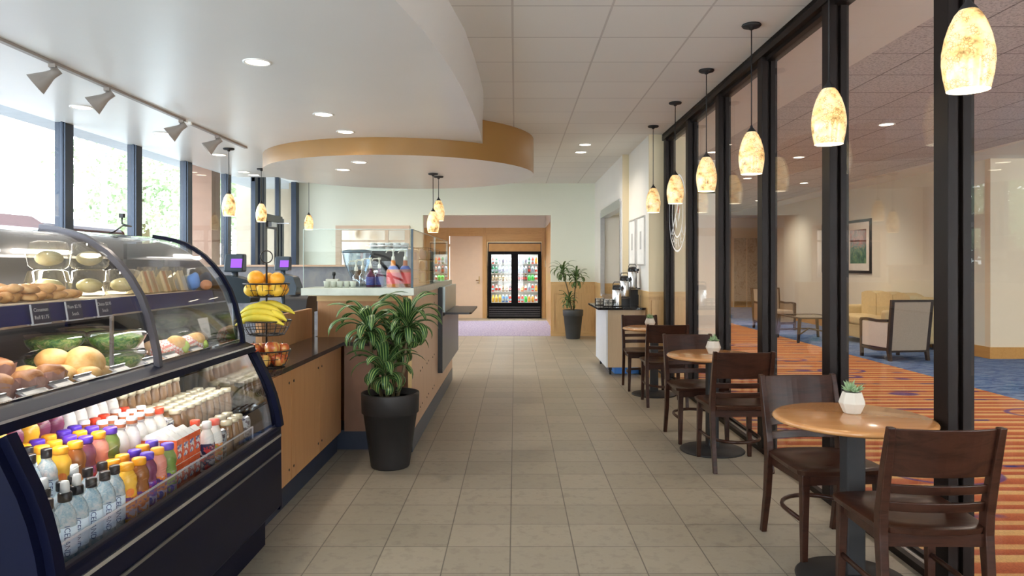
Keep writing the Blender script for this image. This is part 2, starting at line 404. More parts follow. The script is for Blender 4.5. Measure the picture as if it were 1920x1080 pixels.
# ---------------------------------------------------------------- glass partition on the right
XG = 1.925
mull = [3.244 + 1.179*k for k in range(-5, 6)]
for i, yf in enumerate(mull):
    b = MB().box(1.87, yf-.11, .0, 1.915, yf, 3.06).box(1.915, yf-.085, .0, 1.935, yf-.025, 3.06).box(1.935, yf-.11, .0, 1.985, yf, 3.06)
    smesh('trim_%d' % (i+10), b, M_DARKFRAME, bevel=.003)
smesh('trim_2', MB().box(1.86, Y0, 3.0, 1.90, 9.2, 3.09).box(1.90, Y0, 2.97, 1.99, 9.2, 3.09), M_DARKFRAME)
smesh('trim_3', MB().box(1.865, Y0, 0, 1.90, 9.2, .035).box(1.955, Y0, 0, 1.985, 9.2, .035), M_DARKFRAME)
smesh('trim_4', MB().box(1.90, Y0, 0, 1.955, 9.2, .02), M_STEEL)
for i in range(len(mull)-1):
    smesh('window_%d' % (i+10), MB().box(1.921, mull[i]-.03, .02, 1.929, mull[i+1]-.08, 2.985), M_PANEHALL)

# right inner wall, the block it turns on, serving hatch
b = MB().box(1.70, 9.2, 1.09, 2.17, 10.85, 3.09)
b.box(1.61, 10.85, 2.36, 2.17, 13.5, 3.09).box(1.61, 13.5, 1.09, 2.17, FLOORY, 3.09).box(1.61, 10.85, 1.09, 2.17, 11.05, 2.36)
smesh('wall_right', b, M_PLASTER)
b = MB().box(1.695, 9.19, 1.09, 2.172, 9.215, 3.09)
b.box(1.605, 10.845, 1.09, 1.70, 10.86, 3.09)
smesh('wall_right_return', b, M_BEIGE)
smesh('wall_right_lower', MB().box(1.70, 9.2, 0, 2.17, 10.85, 1.02).box(1.61, 10.85, 0, 2.17, 11.05, 1.02).box(1.61, 13.5, 0, 2.17, FLOORY, 1.02), M_OAK)
smesh('wall_right_panel', MB().box(1.73, 9.185, .12, 1.90, 9.2, .98).box(1.69, 9.19, 0, 1.72, 9.2, 1.02).box(2.0,9.185,.12,2.15,9.2,.98), M_OAK)
smesh('baseboard_right', MB().box(1.69, 9.18, 1.02, 2.18, 10.86, 1.09).box(1.60, 10.86, 1.02, 2.18, 11.05, 1.09).box(1.60, 13.5, 1.02, 2.18, FLOORY, 1.09), M_OAKH)
# hatch: metal frame, inner room
smesh('window_hatch_frame', MB().box(1.585, 10.98, .86, 1.66, 11.05, 2.40).box(1.585, 13.46, .86, 1.66, 13.53, 2.40).box(1.585, 11.05, 2.30, 1.72, 13.46, 2.44).box(1.60,11.05,.80,2.17,13.46,.9), M_STEEL)
smesh('wall_hatch_room', MB().box(2.9, 10.9, 0, 3.0, 14.6, 3).box(2.17, 14.5, 0, 3.0, 14.6, 3).box(2.17, 10.85, 0, 3.0, 10.9, 3).box(2.17,10.85,2.5,3.0,14.6,2.6).box(1.61, 11.05, 0, 2.9, 13.5, .8), M_HALLWALL)
smesh('trim_hatch_cupboard', MB().box(2.7, 13.0, .9, 2.9, 13.9, 2.5), M_OAK)

# far wall with the wide opening
b = MB().box(XW-.1, FLOORY, 1.09, -1.86, FLOORY+.18, 3.09).box(-1.86, FLOORY, 2.44, .72, FLOORY+.18, 3.09).box(.72, FLOORY, 1.09, 2.2, FLOORY+.18, 3.09)
smesh('wall_far', b, M_FARWALL)
b = MB().box(XW-.1, FLOORY, 0, -1.86, FLOORY+.18, 1.05).box(.72, FLOORY, 0, 1.62, FLOORY+.18, 1.02)
b.box(.74, FLOORY-.012, .1, .79, FLOORY, .86).box(1.5, FLOORY-.012, .1, 1.6, FLOORY, .86).box(.74, FLOORY-.012, .86, 1.6, FLOORY, 1.02)
smesh('wall_far_lower', b, M_OAK)
smesh('baseboard_far', MB().box(.715, FLOORY-.02, 1.02, 1.62, FLOORY+.18, 1.09).box(.715, FLOORY-.016, 0, 1.62, FLOORY, .1).box(XW, FLOORY, 1.05, -1.86, FLOORY+.18, 1.09), M_OAKH)
# corridor beyond: oak wall with casings
YB = 19.56
b = MB().box(-3.4, YB, 0, -1.80, YB+.1, 2.44).box(-1.80, YB, 2.22, -.85, YB+.1, 2.44).box(-.85, YB, 0, -.76, YB+.1, 2.44).box(-.76, YB, 2.07, .73, YB+.1, 2.44).box(.73, YB, 0, .82, YB+.1, 2.44)
smesh('wall_corridor_oak', b, M_OAKH)
b = MB().box(-1.86, YB-.02, 0, -1.77, YB, 2.44).box(-.88, YB-.02, 0, -.78, YB, 2.44).box(.715, YB-.02, 0, .80, YB, 2.44).box(-1.77, YB-.02, 2.22, -.88, YB, 2.30).box(-.78, YB-.02, 2.07, .715, YB, 2.115).box(-.78, YB-.02, 2.28, .715, YB, 2.30)
smesh('trim_5', b, M_OAK)
smesh('wall_corridor_side', MB().box(.82, FLOORY+.18, 0, .92, YB+.1, 2.44), M_OAK)
smesh('wall_corridor_left', MB().box(-3.5, FLOORY+.18, 0, -3.4, 20.6, 3.0), M_HALLTAN)
smesh('wall_corridor_niche', MB().box(-.80, 20.5, 0, .78, 20.6, 2.44).box(-.84,YB+.1,0,-.80,20.6,2.44).box(.78,YB+.1,0,.82,20.6,2.44), M_HALLTAN)
dd = MB().box(-1.77, YB+.03, 0, -.88, YB+.08, 2.22)
door = smesh('door_1', dd, plain('cream_door', (.80,.66,.50), .4, var=.02))
h = MB().box(-.985, YB-.005, .93, -.955, YB+.03, 1.13).tube([(-.97, YB-.03, 1.02), (-1.05, YB-.03, 1.02)], .009, 8).tube([(-.97, YB+.03, 1.02), (-.97, YB-.03, 1.02)], .009, 8)
h.build('door_handle', plain('brass', (.6,.42,.2), .3, 1.0), door)
MB().box(-1.79, YB-.04, 1.93, -1.77, YB+.03, 2.0).build('hinge', MATS['brass'], door)

# ---------------------------------------------------------------- window wall on the left
near = [Y0+.2 + 0*0] 
wm = [7.04-1.325*k for k in range(7, 0, -1)] + [7.04, 8.36, 9.68, 11.03]
for i, y in enumerate(wm):
    smesh('trim_%d' % (i+30), MB().box(XW-.045, y, 0, XW-.02, y+.14, 2.82).box(XW-.02, y+.008, 0, XW, y+.14, 2.82).box(XW-.12, y+.03, 0, XW-.045, y+.11, 2.82), M_NAVYFRAME, bevel=.003)
smesh('trim_45', MB().box(XW-.08, 12.2, 0, XW, 12.32, 3.09).box(XW-.06, 12.40, 0, XW+.01, 12.52, 3.09).box(XW-.08, 12.60, 0, XW, 12.72, 3.09), M_NAVYFRAME, bevel=.003)
smesh('trim_46', MB().box(XW-.08, 13.42, 0, XW, 13.52, 3.09).box(XW-.06, 13.56, 0, XW+.01, 13.68, 2.3), M_NAVYFRAME, bevel=.003)
smesh('trim_47', MB().box(XW-.08, 14.40, 0, XW+.02, 14.60, 3.09), M_NAVYFRAME, bevel=.003)
smesh('trim_48', MB().box(XW-.06, Y0, 0, XW-.01, 12.2, .12).box(XW-.06, 13.5, 0, XW-.01, 14.4, .12), M_NAVYFRAME)
wy = [Y0] + [y+.07 for y in wm] + [12.26]
for i in range(len(wy)-1):
    smesh('window_%d' % (i+30), MB().box(XW-.036, wy[i]+.02, .1, XW-.030, wy[i+1]-.02, 2.84), M_PANEWIN)
smesh('window_50', MB().box(XW-.036, 12.7, 2.3, XW-.030, 13.44, 3.08), M_PANEWIN)
smesh('window_51', MB().box(XW-.036, 13.6, .1, XW-.030, 14.42, 3.08), M_PANEWIN)
smesh('trim_49', MB().box(XW-.06, 12.2, 2.84, XW-.01, 12.3, 3.09).box(XW-.1, Y0, 2.82, XW, 11.4, 3.09), M_SOFFIT)
# entrance door with closer
d2 = smesh('door_2', MB().box(XW-.05, 12.72, 0, XW-.01, 12.82, 2.2).box(XW-.05, 13.30, 0, XW-.01, 13.42, 2.2).box(XW-.05, 12.82, 0, XW-.01, 13.30, .25).box(XW-.05, 12.82, 2.08, XW-.01, 13.30, 2.2), M_BLACK)
MB().box(XW-.033, 12.82, .25, XW-.028, 13.30, 2.08).build('glass', M_PANEWIN, d2)
MB().box(XW-.08, 12.72, 2.2, XW+.02, 13.56, 2.33).build('header_bar', M_BLACK, d2)
MB().box(XW, 12.78, 2.11, XW+.08, 13.05, 2.19).box(XW+.02, 13.05, 2.17, XW+.3, 13.09, 2.19).build('door_closer', M_STEEL, d2)
# back end of the room behind the camera: shop front mullions with glass
smesh('wall_back', MB().box(XW-.1, Y0-.15, 0, -1.94, Y0-.05, 3.09).box(.54, Y0-.15, 0, 2.1, Y0-.05, 3.09), M_PLASTER)
for i, x in enumerate([2.1, 4.45, 6.8, 9.15]):  # unseen hall windows, added so neutral daylight reaches the hall ceiling
    smesh('window_%d' % (70+i), MB().box(x+.04, Y0-.08, 0, x+2.31, Y0-.07, 3.05), M_PANEWIN); smesh('trim_%d' % (80+i), MB().box(x+2.31, Y0-.1, 0, x+2.39, Y0-.05, 3.09), M_DARKFRAME)
for i, x in enumerate([-1.9, -.7, .5]):
    smesh('trim_%d' % (60+i), MB().box(x-.04, Y0-.05, 0, x+.04, Y0+.03, 3.09), M_DARKFRAME)
    if i < 2: smesh('window_%d' % (60+i), MB().box(x+.04, Y0-.02, 0, x+1.14, Y0-.01, 3.09), M_PANEWIN)

# ---------------------------------------------------------------- hallway walls
XH = 7.22
smesh('wall_hall_right', MB().box(XH, 11.15, 0, XH+.15, 20.4, 3.09), M_HALLWALL)
smesh('wall_hall_corner', MB().box(XH, 11.02, 0, 11.5, 11.15, 3.09), M_HALLTAN)
smesh('wall_hall_outer', MB().box(11.4, Y0, 0, 11.5, 11.1, 3.09), M_HALLTAN)
smesh('baseboard_hall', MB().box(XH-.02, 11.0, 0, XH, 20.4, .18).box(XH, 11.0, 0, 11.5, 11.02, .18), wood('honey_baseboard', (.50,.24,.06), (.60,.31,.09), .35, 'y', 2))
smesh('wall_hall_left', MB().box(2.17, 10.85, 1.09, 2.25, 26, 3.09), M_BEIGE)
smesh('wall_hall_left_lower', MB().box(2.17, 9.2, 0, 2.26, 26, 1.09), M_OAK)
YE = 24.8
M_ENDBAND = plain('hall_end_tan_band', (.52,.33,.19), .5)
smesh('trim_90', MB().box(5.0, YE-.02, 2.3, 7.2, YE+.1, 2.68).box(7.2, YE-.02, 0, 7.40, YE+.1, 2.68), M_ENDBAND)
smesh('wall_hall_end', MB().box(2.2, YE, 0, 5.0, YE+.1, 2.68).box(7.40, YE, 0, 11.4, YE+.1, 2.68).box(2.2, YE, 2.68, 11.4, YE+.1, 3.09), M_HALLTAN)
smesh('wall_hall_beyond', MB().box(2.2, 28.9, 0, 11.4, 29, 3.09).box(11.4, 20.4, 0, 11.5, 29, 3.09).box(2.1, 26, 0, 2.2, 29, 3.09), plain('cream_room_paint', (.80,.74,.60), .55, var=.02))
smesh('wall_hall_recess', MB().box(XH+.15, 20.3, 0, 11.4, 20.4, 3.09), M_HALLTAN)
smesh('baseboard_hall_end', MB().box(2.2, YE-.03, 0, 5.0, YE, .2).box(7.4, YE-.03, 0, 11.4, YE, .2).box(2.2, 28.86, 0, 11.4, 28.9, .3), MATS['honey_baseboard'])
# etched glass double door at the end
def etched():
    m, n, out = _new('etched_grey_glass'); p = pri(n, out, (.45,.40,.33), .25)
    f = noise(n, world_coords(n), 5, 6, .7, 1.5)
    lk(n, ramp(n, f, [(.40, (.34,.29,.23)), (.5, (.55,.50,.42)), (.6, (.40,.35,.28))]), p.inputs['Base Color']); return m
d3 = smesh('door_3', MB().box(7.46, YE-.03, .05, 8.35, YE+.02, 2.36), etched())
MB().box(7.42, YE-.05, 0, 7.47, YE, 2.42).box(7.47, YE-.05, 2.36, 8.4, YE, 2.42).box(8.35, YE-.05, 0, 8.4, YE, 2.36).box(7.9, YE-.04, 0, 7.92, YE, 2.36).build('door_frame', M_HALLTAN, d3)
# ---------------------------------------------------------------- lamps
M_LAMPON = emis('lamp_diffuser_on', (1.0, .90, .72), 9.0)
M_TRIMW = plain('lamp_trim_white', (.82,.80,.76), .35)
def make_downlight(name, w, col, r=.082):
    t = thing(name, 'round recessed downlight', 'ceiling light')
    MB().lathe_open([(r+.014, -.001), (r+.014, -.006), (r, -.008), (r*.94, -.002), (r*.90, .0)], n=28).build('trim_ring', M_TRIMW, t, world=False)
    MB().lathe([(.0001, -.003), (r*.93, -.003)], n=28).build('diffuser', M_LAMPON, t, world=False)
    light('SPOT', name+'_light', (0,0,-.03), w, col, t, spot_size=math.radians(150), spot_blend=.9, shadow_soft_size=.07)
    return t
used = set()
pa = make_downlight('recessed_downlight', DOWN_W, WARM)
soff = [((-1.76, 4.95, 2.81), 'nearest and largest of the recessed downlights over the counter front'),
        ((-1.76, 6.66, 2.81), 'recessed downlight in the smooth soffit, second in the row leading to the round drum'),
        ((-1.76, 7.53, 2.81), 'recessed downlight in the smooth soffit just before the round drum'),
        ((-3.80, 6.36, 2.81), 'recessed downlight by the windows, partly behind the second spotlight of the track'),
        ((-3.71, 7.62, 2.81), 'recessed downlight by the windows, beside the third track spotlight'),
        ((-3.71, 9.09, 2.81), 'recessed downlight by the windows below the last track spotlight'),
        ((-4.02, 10.75, 2.81), 'tiny far recessed downlight in the soffit by the window wall, first of two'),
        ((-4.00, 11.1, 2.81), 'tiny far recessed downlight in the soffit by the window wall, second of two'),
        ((-1.806, 8.41, 2.62), 'recessed downlight in the underside of the round drum, nearer of the two'),
        ((-2.15, 9.07, 2.62), 'recessed downlight in the underside of the round drum, farther of the two'),
        ((.958, 9.945, 3.08), 'recessed downlight in the tile ceiling, nearer of the pair over the aisle'),
        ((.96, 10.6, 3.08), 'recessed downlight in the tile ceiling, farther of the pair over the aisle'),
        ((-1.76, 2.6, 2.81), 'recessed downlight in the soffit above the display case'),
        ((-2.6, 12.2, 3.08), 'added hidden ceiling downlight beyond the drum, nearer one beside the windows'), ((-1.2, 12.2, 3.08), 'added hidden ceiling downlight beyond the drum, nearer one in the middle'), ((-2.6, 13.5, 3.08), 'added hidden ceiling downlight beyond the drum, above the framed mirror'), ((-1.0, 13.5, 3.08), 'added hidden ceiling downlight beyond the drum, before the wide opening'), ((.15, 12.8, 3.08), 'added hidden ceiling downlight beyond the drum, nearest to the aisle'),  # unseen lamps added behind the drum to brighten the far wall
        ((-1.76, .6, 2.81), 'recessed downlight in the soffit behind the camera')]
for loc, lab in soff:
    place(pa, used, loc, 0, lab, 'recessed downlights of the cafe')
ph = make_downlight('hall_downlight', HALL_W, WARM)
for loc, lab in [((4.36, 8.52, 3.08), 'hallway downlight, largest one seen above the sofa wall'),
                 ((4.34, 11.1, 3.08), 'hallway downlight in the speckled ceiling, left of the second partition post'),
                 ((5.8, 14.57, 3.08), 'small far hallway downlight just left of the second partition post'),
                 ((4.41, 13.77, 3.08), 'small far hallway downlight between the third and fourth partition posts'),
                 ((4.4, 17.2, 3.08), 'farthest hallway downlight toward the end wall'),
                 ((4.38, 5.6, 3.08), 'hallway downlight above the striped carpet near the front'),
                 ((4.38, 2.8, 3.08), 'hallway downlight beyond the partition beside the camera')]:
    place(ph, used, loc, 0, lab, 'recessed downlights of the hallway')
for loc, lab in [((6.2, 22.6, 3.08), 'added hallway downlight before the etched glass door'), ((4.4, 26.8, 3.08), 'added ceiling light in the bright room beyond the hallway end'), ((7.6, 26.8, 3.05), 'second added ceiling lamp in the bright room beyond the hallway end')]:  # lamps added to brighten the dim end of the hallway
    place(ph, used, loc, 0, lab, 'recessed downlights of the hallway')
for loc in [(8.6, 8.6, 3.05), (6.2, 18.5, 3.08)]:
    place(ph, used, loc, 0, 'hallway downlight in the seating alcove' if loc[0] > 8 else 'hallway downlight near the brown armchair', 'recessed downlights of the hallway')

# crackled glass pendants
def crackle():
    m, n, out = _new('amber_crackle_glass')
    v = n.nodes.new('ShaderNodeTexVoronoi'); v.feature = 'DISTANCE_TO_EDGE'; lk(n, coords(n), v.inputs['Vector']); v.inputs['Scale'].default_value = 95
    f = noise(n, coords(n), 13, 4, .6); cr = ramp(n, v.outputs['Distance'], [(.03, (.38,.32,.24)), (.16, (1,1,1))])
    blot = ramp(n, f, [(.32, (.42,.22,.07)), (.43, (.95,.62,.24)), (.58, (1.0,.80,.44))])
    vein = noise(n, coords(n), 24, 3); gate = ramp(n, vein, [(.46, (0,0,0)), (.58, (1,1,1))])
    c = mix(n, math_(n, 'MULTIPLY', gate, .75), blot, mix(n, 1.0, blot, cr, 'MULTIPLY'))
    p = pri(n, out, (.8,.6,.35), .12, spec=.6)
    lk(n, c, p.inputs['Base Color']); lk(n, c, p.inputs['Emission Color']); p.inputs['Emission Strength'].default_value = .5
    return m
M_SHADE = crackle(); M_RIM = emis('pendant_glow_inside', (1.0,.86,.6), 3.2); M_BULB = emis('bulb_glow', (1.0,.9,.7), 18.0)
def make_pendant(name, drop, s=1.0):
    """origin on the ceiling, drop = distance to the bottom of the shade"""
    t = thing(name, 'amber crackle glass pendant lamp', 'pendant lamp')
    MB().lathe([(.062,-.0005),(.066,-.008),(.058,-.018),(.018,-.022),(.014,-.036),(.0001,-.036)], n=24).build('canopy', M_BLACKMATT, t, world=False)
    zt = -drop + .29*s
    MB().tube([(0,0,-.03), (.001,0,zt+.02)], .0042, 6).build('cord', M_BLACKMATT, t, world=False)
    MB().lathe([(.006, zt+.045), (.010, zt+.03), (.030*s, zt+.005), (.032*s, zt-.004), (.0001, zt-.004)], n=20).build('socket_cap', M_BLACKMATT, t, world=False)
    pr = [(.030,0),(.045,-.018),(.062,-.055),(.076,-.10),(.085,-.15),(.086,-.19),(.081,-.235),(.070,-.29)]
    outer = [(r*s, zt + z*s) for r, z in pr]; inner = [((r-.004)*s, zt + z*s) for r, z in reversed(pr)]
    sh = MB().lathe_open(outer, n=32, m=0); 
    sh.lathe_open([outer[-1]] + inner, n=32, m=1)
    so = sh.build('glass_shade', [M_SHADE, M_RIM], t, world=False)
    MB().ball((0,0,zt-.11*s), .024*s, seg=12, rings=8).build('bulb', M_BULB, t, world=False)
    light('POINT', name+'_light', (0,0,zt-.20*s), PEND_W, (1.0,.74,.45), t, shadow_soft_size=.05)
    return t
p1 = make_pendant('pendant_lamp', 1.03)
names = ['nearest', 'second nearest', 'third', 'fourth', 'fifth', 'farthest']
for i, (y, x) in enumerate([(2.61,1.63),(3.77,1.63),(4.995,1.627),(6.151,1.622),(7.378,1.628),(8.617,1.64)]):
    place(p1, used, (x, y, 3.08), i*.7, 'amber crackle glass pendant along the glass partition, %s one from the camera' % names[i] if i != 1 else
          'amber crackle glass pendant hanging before the second partition post, second nearest one', 'pendants along the glass partition')
p2 = make_pendant('pendant_lamp', .77, .95)
place(p2, used, (-1.07, 9.45, 2.62), 0, 'pendant under the round drum, lower and nearer of the pair', 'pendants over the counter')
p3 = make_pendant('pendant_lamp', .60, .95)
place(p3, used, (-1.03, 9.75, 2.62), 1, 'pendant under the round drum, higher and farther of the pair', 'pendants over the counter')
# three small ones by the windows (px, y top of shade, y bottom, depth)
for k, (px, yb, Y, lab) in enumerate([(429, 405, 8.6, 'pendant by the windows before the tan exterior column, first of three'),
                                (490, 416, 10.4, 'pendant by the windows in front of the door jamb, middle of three'),
                                (579, 431, 12.6, 'pendant at the far left corner beside the pale green wall')]):
    x = (px-966)*Y/F; z = CAM_H + (498-yb)*Y/F; zc = 2.81 if Y < 11 else 3.08
    q = make_pendant('pendant_lamp', zc - z, .9)
    q.location = (x, Y, zc); q['label'] = lab; q['group'] = 'pendants by the windows'

# track with spotlights
M_TRACK = plain('track_grey', (.30,.265,.24), .45)
t = thing('light_track', 'long light grey ceiling track carrying three spotlights', 'track light', (-3.15, 4.5, 2.81))
MB().box(-3.168, 1.2, 2.79, -3.132, 6.90, 2.81).build('rail', M_TRACK, t); MB().box(-3.17, 6.9, 2.785, -3.13, 6.93, 2.81).build('end_cap', M_TRIMW, t)
t = thing('light_track', 'short light grey ceiling track carrying the last spotlight', 'track light', (-3.155, 7.5, 2.81))
MB().box(-3.173, 7.04, 2.79, -3.137, 8.5, 2.81).build('rail', M_TRACK, t); MB().box(-3.175, 7.01, 2.785, -3.135, 7.04, 2.81).build('end_cap', M_TRIMW, t)
def make_spot():
    t = thing('track_spotlight', 'x', 'spotlight')
    MB().box(-.02,-.03,-.045,.02,.03,-.018).tube([(0,0,-.04),(0,0,-.075)], .012, 10).build('stem', M_TRACK, t, world=False)
    M = Euler((0, math.radians(52), 0)).to_matrix()
    hc = Vector((0,0,-.085))
    MB().lathe([(.0001,.05),(.028,.05),(.030,.0),(.034,-.02),(.075,-.125),(.078,-.13),(.074,-.128),(.030,-.03),(.0001,-.03)], hc, 24, M=M).build('head', M_TRACK, t, world=False)
    MB().lathe([(.0001,-.10),(.062,-.10)], hc, 20, M=M).build('lamp_face', emis('spot_face', (1,.85,.62), 5), t, world=False)
    light('SPOT', 'track_light', hc + M @ Vector((0,0,-.14)), TRACK_W, WARM, t, rot=(0, math.radians(52), 0), spot_size=math.radians(80), spot_blend=.6, shadow_soft_size=.03)
    return t
sp = make_spot()
for i, (y, lab) in enumerate([(4.94,'first grey track spotlight from the left, largest and nearest'),(5.60,'second grey track spotlight, overlapping a recessed downlight'),(6.84,'third grey track spotlight, at the end of the long track'),(7.66,'last grey track spotlight, alone on the short track')]):
    place(sp, used, (-3.15, y, 2.81), PI, lab, 'spotlights on the ceiling track') if False else place(sp, used, (-3.15, y, 2.81), .35, lab, 'spotlights on the ceiling track')
# ---------------------------------------------------------------- cafe chairs (front towards +Y)
def make_chair():
    t = thing('cafe_chair', 'x', 'chair')
    # seat: shield outline, dished
    out_ = [(-.205,-.175),(-.213,-.05),(-.222,.08),(-.222,.175),(-.20,.208),(-.10,.222),(0,.226),(.10,.222),(.20,.208),(.222,.175),(.222,.08),(.213,-.05),(.205,-.175),(.17,-.212),(.10,-.232),(0,-.238),(-.10,-.232),(-.17,-.212)]
    b = MB(); n = len(out_); rings = [1.0, .93, .62, .3]; zt = [.448, .455, .446, .440]
    vs_ = []
    for s_, z in zip(rings, zt): vs_ += [(x*s_, y*s_, z - (.006*(1-abs(x)/.2) if s_ < .9 else 0)) for x, y in out_]
    fs = [(k*n+i, k*n+(i+1)%n, (k+1)*n+(i+1)%n, (k+1)*n+i) for k in range(3) for i in range(n)] + [tuple(3*n+i for i in range(n))]
    b.add(vs_, fs, 0, True)
    b.add([(x,y,.448) for x,y in out_]+[(x*.975,y*.975,.424) for x,y in out_], [(i,i+n,(i+1)%n+n,(i+1)%n) for i in range(n)]+[tuple(reversed(range(n,2*n)))], 0, False)
    b.build('seat', M_WALNUT, t, world=False, bevel=.004)
    a = MB(); 
    a.box(-.185,.165,.375,.185,.185,.424); a.box(-.185,-.2,.375,-.165,.17,.424); a.box(.165,-.2,.375,.185,.17,.424); a.box(-.185,-.205,.375,.185,-.185,.424)
    a.build('apron', M_WALNUT, t, world=False)
    for s_ in (-1, 1):
        l = MB().hexa([(s_*.19-.014,.178-.014,0),(s_*.19+.014,.178-.014,0),(s_*.19+.014,.178+.014,0),(s_*.19-.014,.178+.014,0)],
                      [(s_*.182-.02,.168-.02,.424),(s_*.182+.02,.168-.02,.424),(s_*.182+.02,.168+.02,.424),(s_*.182-.02,.168+.02,.424)])
        l.build('leg', M_WALNUT, t, world=False, bevel=.004)
    for s_ in (-1, 1):   # rear leg runs on up as the back post
        pts = [(-.262,0,.014,.016),(-.212,.22,.016,.02),(-.192,.42,.017,.024),(-.196,.50,.017,.024),(-.235,.68,.016,.02),(-.275,.835,.013,.016)]
        rows = []
        for y, z, hx, hy in pts:
            x = s_*(.195 + .008*(z-.42 if z > .42 else 0)); rows.append([(x-hx,y-hy,z),(x+hx,y-hy,z),(x+hx,y+hy,z),(x-hx,y+hy,z)])
        m_ = MB(); vs_ = [p for r in rows for p in r]; fs = [(3,2,1,0), tuple(len(vs_)-4+i for i in range(4))]
        for k in range(len(rows)-1):
            for i in range(4): fs.append((k*4+i, k*4+(i+1)%4, k*4+4+(i+1)%4, k*4+4+i))
        m_.add(vs_, fs); m_.build('leg', M_WALNUT, t, world=False, bevel=.004)
    def curved(z0, z1, thick, depth, yb0, yb1):
        m_ = MB(); N = 12; vs_ = []; fs = []
        for i in range(N+1):
            u = -1 + 2*i/N; x = u*.185; bow = -depth*(1-u*u)
            for z, yb in ((z0, yb0), (z1, yb1)):
                vs_ += [(x, yb+bow+thick/2, z), (x, yb+bow-thick/2, z)]
        for i in range(N):
            o = i*4; q = o+4
            fs += [(o,q,q+2,o+2),(o+1,o+3,q+3,q+1),(o,o+1,q+1,q),(o+2,q+2,q+3,o+3)]
        fs += [(0,2,3,1),(N*4,N*4+1,N*4+3,N*4+2)]
        m_.add(vs_, fs, 0, False); return m_
    curved(.645,.828,.016,.028,-.225,-.268).build('backrest', M_WALNUT, t, world=False, bevel=.003)
    curved(.578,.613,.016,.028,-.211,-.218).build('back_rail', M_WALNUT, t, world=False, bevel=.003)
    curved(.508,.545,.016,.028,-.196,-.204).build('back_rail', M_WALNUT, t, world=False, bevel=.003)
    # bent ring stretcher from the front legs round behind
    pts = [(.186,.165,.20)] + [(.17*math.cos(a)*1.08, -.02+.20*math.sin(a) , .20) for a in [ -PI*k/14 for k in range(0,15)]] + [(-.186,.165,.20)]
    MB().tube(pts, .012, 8, flat=.8).build('stretcher', M_WALNUT, t, world=False)
    for x, y in ((.19,.178),(-.19,.178),(.195,-.262),(-.195,-.262)):
        MB().lathe([(.010,-.0),(.011,.006),(.0001,.006)], (x,y,0), 10).build('foot_cap', M_WHITE, t, world=False)
    return t
used = set(); ch = make_chair()
G = 'dark wooden cafe chairs at the small round tables'
for loc, rz, lab in [
    ((1.565, 2.90, 0), math.radians(-1), 'dark walnut chair seen from behind at the nearest round table'),
    ((1.545, 3.64, 0), PI + math.radians(5), 'dark walnut chair facing the camera across the nearest round table'),
    ((1.555, 5.215, 0), math.radians(1), 'dark walnut chair seen from behind at the middle round table'),
    ((1.49, 5.95, 0), PI + math.radians(3), 'dark walnut chair on the far side of the middle round table'),
    ((1.53, 7.50, 0), math.radians(-2), 'dark walnut chair seen from behind at the farthest round table'),
    ((1.475, 8.36, 0), PI, 'dark walnut chair beyond the farthest table, beside the coffee cart')]:
    place(ch, used, loc, rz, lab, G)

def make_table():
    t = thing('round_cafe_table', 'x', 'table')
    MB().lathe([(.0001,.712),(.325,.712),(.338,.718),(.345,.727),(.338,.736),(.325,.740),(.0001,.740)], n=64).build('tabletop', M_TABLEWOOD, t, world=False)
    MB().box(-.042,-.042,.03,.042,.042,.70).build('pedestal', M_BLACKMATT, t, world=False, bevel=.008)
    MB().box(-.17,-.03,.695,.17,.03,.712).box(-.03,-.17,.695,.03,.17,.712).build('bracket', M_BLACKMATT, t, world=False)
    MB().lathe([(.0001,0),(.243,0),(.245,.006),(.235,.014),(.13,.026),(.06,.040),(.0001,.040)], n=48).build('base', M_BLACKMATT, t, world=False)
    return t
tb = make_table(); TB = [(1.525, 3.28), (1.515, 5.58), (1.53, 8.0)]
for (x, y), lab in zip(TB, ['nearest small round honey wood table with black pedestal', 'middle small round honey wood table in the row', 'farthest small round honey wood table near the coffee cart']):
    place(tb, used, (x, y, 0), 0, lab, 'small round tables along the glass partition')

M_POT = plain('pale_concrete_pot', (.62,.58,.50), .7, bmp=.1)
M_SUCC = plain('succulent_green', (.24,.36,.19), .55, var=.3, scale=30)
def make_succulent(seed):
    R = random.Random(seed); t = thing('succulent_planter', 'x', 'potted plant')
    pr = [(.0001,0),(.036,0),(.040,.004),(.060,.048),(.058,.054),(.043,.098),(.038,.098),(.038,.088),(.0001,.086)]
    b = MB(); n = 7
    for k in range(len(pr)-1): pass
    b.lathe(pr, n=n, smooth=False); b.build('pot', M_POT, t, world=False, bevel=.003)
    MB().lathe([(.0001,.09),(.037,.09)], n=16).build('soil', plain('dark_soil', (.05,.035,.02), .95), t, world=False)
    lf = MB()
    for hx, hy, hz, sc_ in ((-.012,.0,.10,1.0),(.022,.008,.10,.8),(.0,-.02,.10,.6)):
        for k in range(26):
            a = R.random()*2*PI; el = R.uniform(.15, 1.35); L = R.uniform(.03,.055)*sc_
            d = Vector((math.cos(a)*math.cos(el), math.sin(a)*math.cos(el), math.sin(el)))
            p0 = Vector((hx,hy,hz)); p1 = p0 + d*L*.55; p2 = p0 + d*L + Vector((0,0,-.004 + .01*math.sin(el)))
            lf.tube([p0, p1, p2], [.003, .0055*sc_, .0008], 5)
    lf.build('leaves', M_SUCC, t, world=False); return t
for i, ((x, y), lab) in enumerate(zip([(1.555,3.345),(1.53,5.60),(1.49,8.02)], ['succulent in faceted pale pot on the nearest round table', 'succulent in faceted pale pot on the middle round table', 'succulent in faceted pale pot on the farthest round table'])):
    s_ = make_succulent(i+3); s_.location = (x, y, .740); s_.rotation_euler.z = i*.9; s_['label'] = lab; s_['group'] = 'succulents on the tables'

